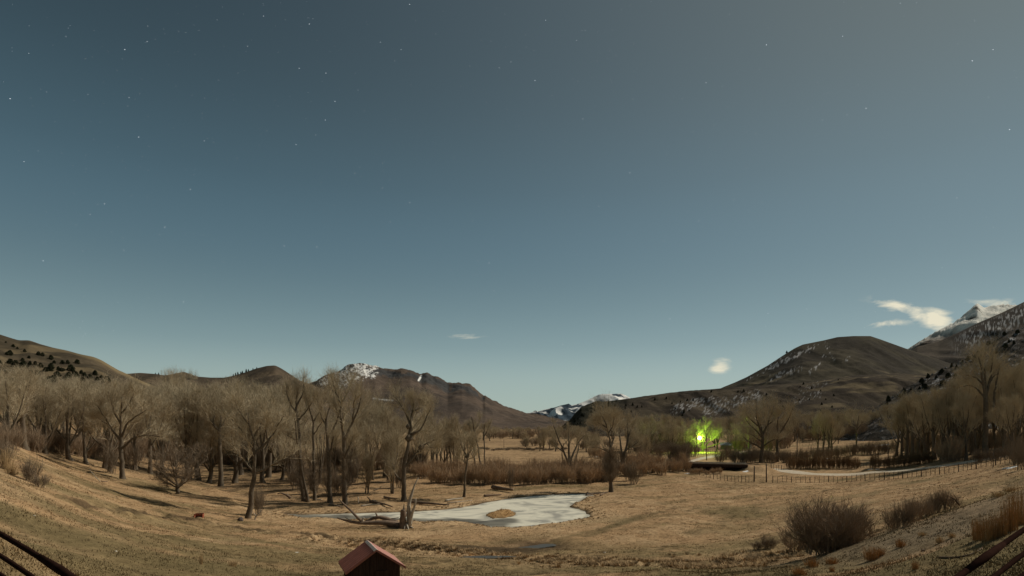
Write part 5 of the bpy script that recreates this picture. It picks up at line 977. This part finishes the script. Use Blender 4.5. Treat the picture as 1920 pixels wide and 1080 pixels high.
# ------------------------------------------------------------------ grasses
def clump_proto(seed, n=260):
    r = np.random.default_rng(seed); a_ = r.uniform(0, 6.28, n); o = r.uniform(0, .5, n) ** .8; l = r.uniform(.4, 1, n); lean = r.uniform(.05, .75, n) * (o + .3); S = 4; u = np.linspace(0, 1, S)
    x = o[:, None] * np.cos(a_)[:, None] + np.cos(a_ + r.normal(0, .5, n))[:, None] * lean[:, None] * u ** 2 * l[:, None]; y = o[:, None] * np.sin(a_)[:, None] + np.sin(a_ + r.normal(0, .5, n))[:, None] * lean[:, None] * u ** 2 * l[:, None]
    z = l[:, None] * (u - .25 * u ** 2 * lean[:, None]); g = G(); strips(g, np.stack([x, y, z - .03], -1), .012); return g.mesh('blades', None)
M_amber = mat('amber_grass', (.40, .225, .09), nscale=2.2, namt=.35, rough=1, spec=.05); M_straw = mat('straw_grass', (.46, .32, .17), nscale=2.2, namt=.3, rough=1, spec=.05)
CLM = [clump_proto(i) for i in range(4)]
for m_ in CLM: m_.materials.append(M_amber)
def gclump(px, py, hpx, wpx, label, group=None, m=None, d=0):
    p = at(px, py); s = p[1] / F; o = bpy.data.objects.new('grass_clump', CLM[rt.randrange(4)]); COL.objects.link(o); o.location = tuple(p); o.rotation_euler = (0, 0, rt.uniform(0, 6)); o.scale = (wpx * s * .62, wpx * s * .62, hpx * s)
    if m: o.material_slots[0].link = 'OBJECT'; o.material_slots[0].material = m
    tag(o, label, 'grass', group)
for i, (x, y, h, w_, lb) in enumerate(((1634,1050,30,34,'bright amber grass tuft right below the largest bush'),(1650,1042,20,22,'smaller amber tuft touching the bright tuft below the largest bush'),(1689,1026,20,22,'amber tuft on the slope right of the bright tuft'),(1762,1018,16,18,'ragged straw tuft midway up the right slope'),
      (1521,1062,20,34,'wide low amber tuft below the left side of the largest bush'),(1560,1058,16,28,'low amber tuft between the wide one and the bright tuft'),(1498,1078,18,36,'amber grass cut by the bottom edge below the largest bush'),(1716,1068,22,16,'narrow rust tuft low on the right slope'),
      (1834,1012,50,30,'left clump of the tall amber grass above the right pipe fence'),(1852,1014,58,36,'pale tipped middle clump of the tall amber grass'),(1872,1006,62,38,'fourth tall amber grass clump toward the right edge'),(1893,996,80,36,'rust coloured tallest grass clump near the right edge'),(1912,985,88,36,'tall amber grass cut by the right edge of the picture'),
      (1872,932,14,28,'small straw tuft on the shoulder of the right slope'),(1893,922,12,24,'small straw tuft higher on the right shoulder'),(377,1058,26,9,'thin upright straw tuft on the lower left slope'),(436,1062,14,20,'small straw tuft right of the thin upright one at lower left'),(12,880,44,30,'tall straw grass at the left edge of the slope'),(22,890,26,26,'straw grass spilling down the left edge slope'),
      (1785,1008,12,18,'small amber tuft uphill of the ragged straw tuft'),(1560,1072,12,14,'tiny amber tuft low in the right foreground'),(1730,1005,10,20,'faint straw tuft uphill on the right slope'))):
    gclump(x, y, h, w_, lb, None, M_straw if 'straw' in lb else None)
# the sward itself
n = 120000; u_ = rng.uniform(HX - 1010, HX + 1010, n); Yv = np.exp(rng.uniform(math.log(11), math.log(185), n)); Xv = (u_ - HX) / F * Yv
s, si = sd_pond(Xv, Yv); rd = seg_dist(Xv, Yv, ROAD); dd = np.abs(seg_dist(Xv, Yv, DITCH)); pd = seg_dist(Xv, Yv, PUD)
dens = .25 + .8 * ss(.45, .62, fbm(Xv / 3, Yv / 3, 3, 77)) + .9 * (1 - ss(0, 7, s)) + .8 * (1 - ss(1, 6, dd)); dens = dens * (1 - .7 * ss(13, 20, Xv) * (1 - ss(26, 50, Yv)))
keep = ((s > .45) | (si < -.2)) & (rd > 3) & (pd > 3.2) & (rng.uniform(0, 1, n) < dens); X_, Y_ = Xv[keep], Yv[keep]; s, dd, si = s[keep], dd[keep], si[keep]; n = len(X_)
Z_ = Hg(X_, Y_); tc_ = tone(X_, Y_, Z_); lush = ss(40, 62, Y_)[:, None]; tc_ = tc_ * lush + (tc_ * .55 + np.array([.20, .15, .085]) * .55) * (1 - lush); hgt = rng.uniform(.05, .16, n) * (1 + .35 * (1 - ss(0, 5, s)) + .8 * (si < 0) + 1.6 * (1 - ss(1, 5, dd)) ) * (1 + ss(50, 150, Y_) * .45) * (.7 + .3 * ss(12, 30, Y_))
g = G(); Bn = 4; o = np.repeat(np.stack([X_, Y_, Z_ - .02], 1), Bn, 0) + np.c_[rng.normal(0, .09, (n * Bn, 2)), np.zeros(n * Bn)] * (1 + np.repeat(Y_, Bn) / 90)[:, None]; hb = np.repeat(hgt, Bn) * rng.uniform(.5, 1.2, n * Bn)
a_ = rng.uniform(0, 6.28, n * Bn); wv = (.012 + np.repeat(Y_, Bn) * .00030)[:, None] * np.stack([np.cos(a_), np.sin(a_), 0 * a_], 1); tip = o + np.stack([rng.normal(0, .35, n * Bn) * hb, rng.normal(0, .35, n * Bn) * hb, hb], 1)
g.add(np.stack([o - wv, o + wv, tip], 1).reshape(-1, 3), np.arange(n * Bn * 3).reshape(-1, 3)); cc = np.repeat(np.repeat(tc_, Bn, 0) * rng.uniform(.75, 1.35, (n * Bn, 1)), 3, 0)
cc = np.where(np.repeat(np.repeat(si < -.2, Bn), 3)[:, None], cc * 1.1, cc)
gr = g.build('dry_grass', mat('dry_grass_blades', attr=True, rough=1, spec=.03), col=np.clip(cc, .01, .7)); tag(gr, 'short dry tan grass covering the slopes and pond banks', 'grass', kind='stuff')
# boulders on the near rocky slope: past counting
v = np.empty(len(hI.data.vertices) * 3, np.float32); hI.data.vertices.foreach_get('co', v); v = v.reshape(-1, 3); ip = rng.integers(0, len(v), 2600); b_ = v[ip]; b_ = b_[(b_[:, 0] / b_[:, 1] * F + HX < 1960)]
g = G(); n = len(b_); rs = rng.uniform(.4, 1.5, n); oc = np.array([[1, 0, 0], [0, 1, 0], [-1, 0, 0], [0, -1, 0], [0, 0, .9], [0, 0, -.5]]); Vv = b_[:, None] + (oc[None] * rng.uniform(.6, 1.3, (n, 6, 1))) * rs[:, None, None]
fc = np.array([[0, 1, 4], [1, 2, 4], [2, 3, 4], [3, 0, 4], [1, 0, 5], [2, 1, 5], [3, 2, 5], [0, 3, 5]]); g.add(Vv.reshape(-1, 3), (fc[None] + 6 * np.arange(n)[:, None, None]).reshape(-1, 3))
bo = g.build('boulders', mat('boulder_stone', (.19, .175, .165), nscale=.3, namt=.4)); tag(bo, 'gray boulders strewn over the dark slope behind the right wood', 'rocks', kind='stuff')
# tussocks on the eroded ditch bank and round the pond
pa = np.array(flat([(640,1012),(720,1022),(800,1028),(880,1036),(960,1042),(1060,1049),(1150,1052),(1250,1053),(1350,1050),(1440,1040)])); pb = np.array(flat([(1000,1052),(1150,1061),(1300,1064),(1420,1056)])); pc = np.array([POND[i] for i in list(range(0, len(POND))) + [0]])
def along(P, n, sg_):
    sl = np.r_[0, np.cumsum(np.hypot(*np.diff(P, axis=0).T))]; t = rng.uniform(0, sl[-1], n); return np.stack([np.interp(t, sl, P[:, 0]), np.interp(t, sl, P[:, 1])], 1) + rng.normal(0, 1, (n, 2)) * np.array([1.2, 1]) * sg_
Q = np.vstack([along(pa, 1500, 1.9), along(pb, 500, 1.3), along(pc, 1300, 1.3)]); s_q, si_q = sd_pond(Q[:, 0], Q[:, 1]); ok = (s_q > .35) & (fbm(Q[:, 0] / 1.8, Q[:, 1] / 1.8, 3, 201) > .44); Q = Q[ok]; n = len(Q); Bn = 26
big = np.where(sd_pond(Q[:, 0], Q[:, 1])[0] < 6, .6, 1.0) * rng.uniform(.5, 1.15, n); oc_ = np.repeat(np.c_[Q, Hg(Q[:, 0], Q[:, 1])], Bn, 0); bg_ = np.repeat(big, Bn); a_ = rng.uniform(0, 6.28, n * Bn); rr_ = rng.uniform(0, .26, n * Bn) * bg_
b0 = oc_ + np.stack([np.cos(a_) * rr_, np.sin(a_) * rr_, -.04 + 0 * a_], 1); out_ = rng.uniform(.1, .5, n * Bn) * bg_; tp = b0 + np.stack([np.cos(a_) * out_, np.sin(a_) * out_, rng.uniform(.18, .42, n * Bn) * bg_], 1); wv = .022 * np.stack([-np.sin(a_), np.cos(a_), 0 * a_], 1)
g = G(); md = (b0 + tp) / 2 + np.c_[np.zeros((n * Bn, 2)), .07 * bg_]; V = np.stack([b0 - wv, b0 + wv, md + wv * .8, md - wv * .8, tp], 1); id_ = (np.arange(n * Bn) * 5)[:, None]; g.add(V.reshape(-1, 3), np.vstack([id_ + np.array([0, 1, 2, 3])])); g.q.append(np.hstack([id_ + np.array([3, 2, 4]), -np.ones((n * Bn, 1), int)]))
cc = np.repeat(np.array([.40, .275, .15]) * rng.uniform(.55, 1.25, (n, 1)), Bn * 5, 0); tk_ = g.build('grass_tussocks', bpy.data.materials['dry_grass_blades'], col=cc); tag(tk_, 'clumpy straw tussocks along the eroded ditch and the pond banks', 'grass', kind='stuff')
# ------------------------------------------------------------------ stars
ST = [(768,8,3),(494,30,2),(580,45,3),(277,49,1),(276,78,2),(234,93,3),(348,61,1),(335,59,1),(464,87,2),(713,79,2),(752,93,2),(561,128,3),(611,137,3),(19,185,3),(242,183,2),(262,175,1),(384,184,1),(628,190,4),(610,225,3),(260,257,3),(555,271,3),(592,253,2),(45,303,2),(424,301,1),(383,264,2),(165,177,1),(446,137,1),(717,306,2),(665,325,2),(357,355,4),(602,342,1),(196,382,4),(183,383,1),(169,402,2),(309,426,3),(768,380,3),(717,353,2),(883,401,2),(886,414,1),(732,416,2),(533,461,4),(594,463,3),(917,493,4),(895,489,2),(81,489,3),(419,491,1),(881,124,1),(936,127,2),(958,116,2),(740,114,1),(160,110,1),(54,100,1),(500,245,1),(410,150,1),(344,566,4),(660,548,1),(926,545,3),(1055,646,3),(1256,598,4),(213,620,1),(160,626,1),(232,469,2),(231,446,1),
      (1003,151,4),(1023,38,2),(1081,76,2),(1097,57,1),(1143,95,1),(1437,84,4),(1580,68,2),(1862,93,2),(1823,114,3),(1324,155,3),(1533,155,1),(1624,203,5),(1181,324,3),(1123,387,2),(1310,414,3),(1093,223,2),(1145,149,1),(1147,154,1),(1187,186,1),(1279,185,1),(1035,179,1),(1542,225,1),(1588,215,1),(1893,243,3),(1331,276,1),(1400,314,1),(1475,363,1),(1794,371,2),(1501,430,1),(1375,375,1),(1074,457,1),(1244,452,2),(1085,478,1),(1042,493,1),(1300,248,1),(1250,290,1),(1368,26,1),(1688,6,1),(1440,588,2),(975,745,1)]
ST = [(x, y, min(m_, 3.2)) for x, y, m_ in ST]
for _ in range(1000):
    x, y = rt.uniform(-100, 2020), rt.uniform(-60, 640) ** 1.0
    if rt.random() < (1 - x / 2600): ST.append((x, y, rt.choice((-.35, -.2, -.1, 0, .1, .2, .5))))
D_ = 60000.0; C = np.array([[(x - HX) / F, 1, (HY - y) / F] for x, y, m_ in ST]); C = nrm(C) * D_; rs = np.array([8 + 5.5 * m_ for *_, m_ in ST]) * np.linalg.norm(C / C[:, 1:2], axis=1)
g = G(); oc = np.array([[1, 0, 0], [0, 1, 0], [-1, 0, 0], [0, -1, 0], [0, 0, 1], [0, 0, -1]]) * np.array([1.5, 1, .8]); g.add((C[:, None] + oc[None] * rs[:, None, None]).reshape(-1, 3), (fc[None] + 6 * np.arange(len(C))[:, None, None]).reshape(-1, 3))
st = g.build('stars', mat('starlight', (0, 0, 0), emis=(.86, .93, 1.0), estr=1.0)); tag(st, 'hundreds of small white stars across the night sky', 'stars', kind='stuff')
# ------------------------------------------------------------------ labels by place for the smaller groups
ORD = 'first second third fourth fifth sixth seventh eighth ninth tenth eleventh twelfth thirteenth fourteenth fifteenth sixteenth seventeenth eighteenth nineteenth twentieth twenty-first twenty-second twenty-third twenty-fourth twenty-fifth twenty-sixth twenty-seventh twenty-eighth twenty-ninth thirtieth'.split()
grp = {}
for o in bpy.data.objects:
    if o.parent is None and 'group' in o: grp.setdefault(o['group'], []).append(o)
for k_, os_ in grp.items():
    if len(os_) > 30: continue
    os_.sort(key=lambda o: o.location.x / max(o.location.y, 1))
    for i, o in enumerate(os_):
        o['label'] = o['label'] + ', ' + ('leftmost' if i == 0 else 'rightmost' if i == len(os_) - 1 else ORD[i] + ' from the left') + ''
        if len(o['label'].split()) > 16: print('LONG', o['label'])
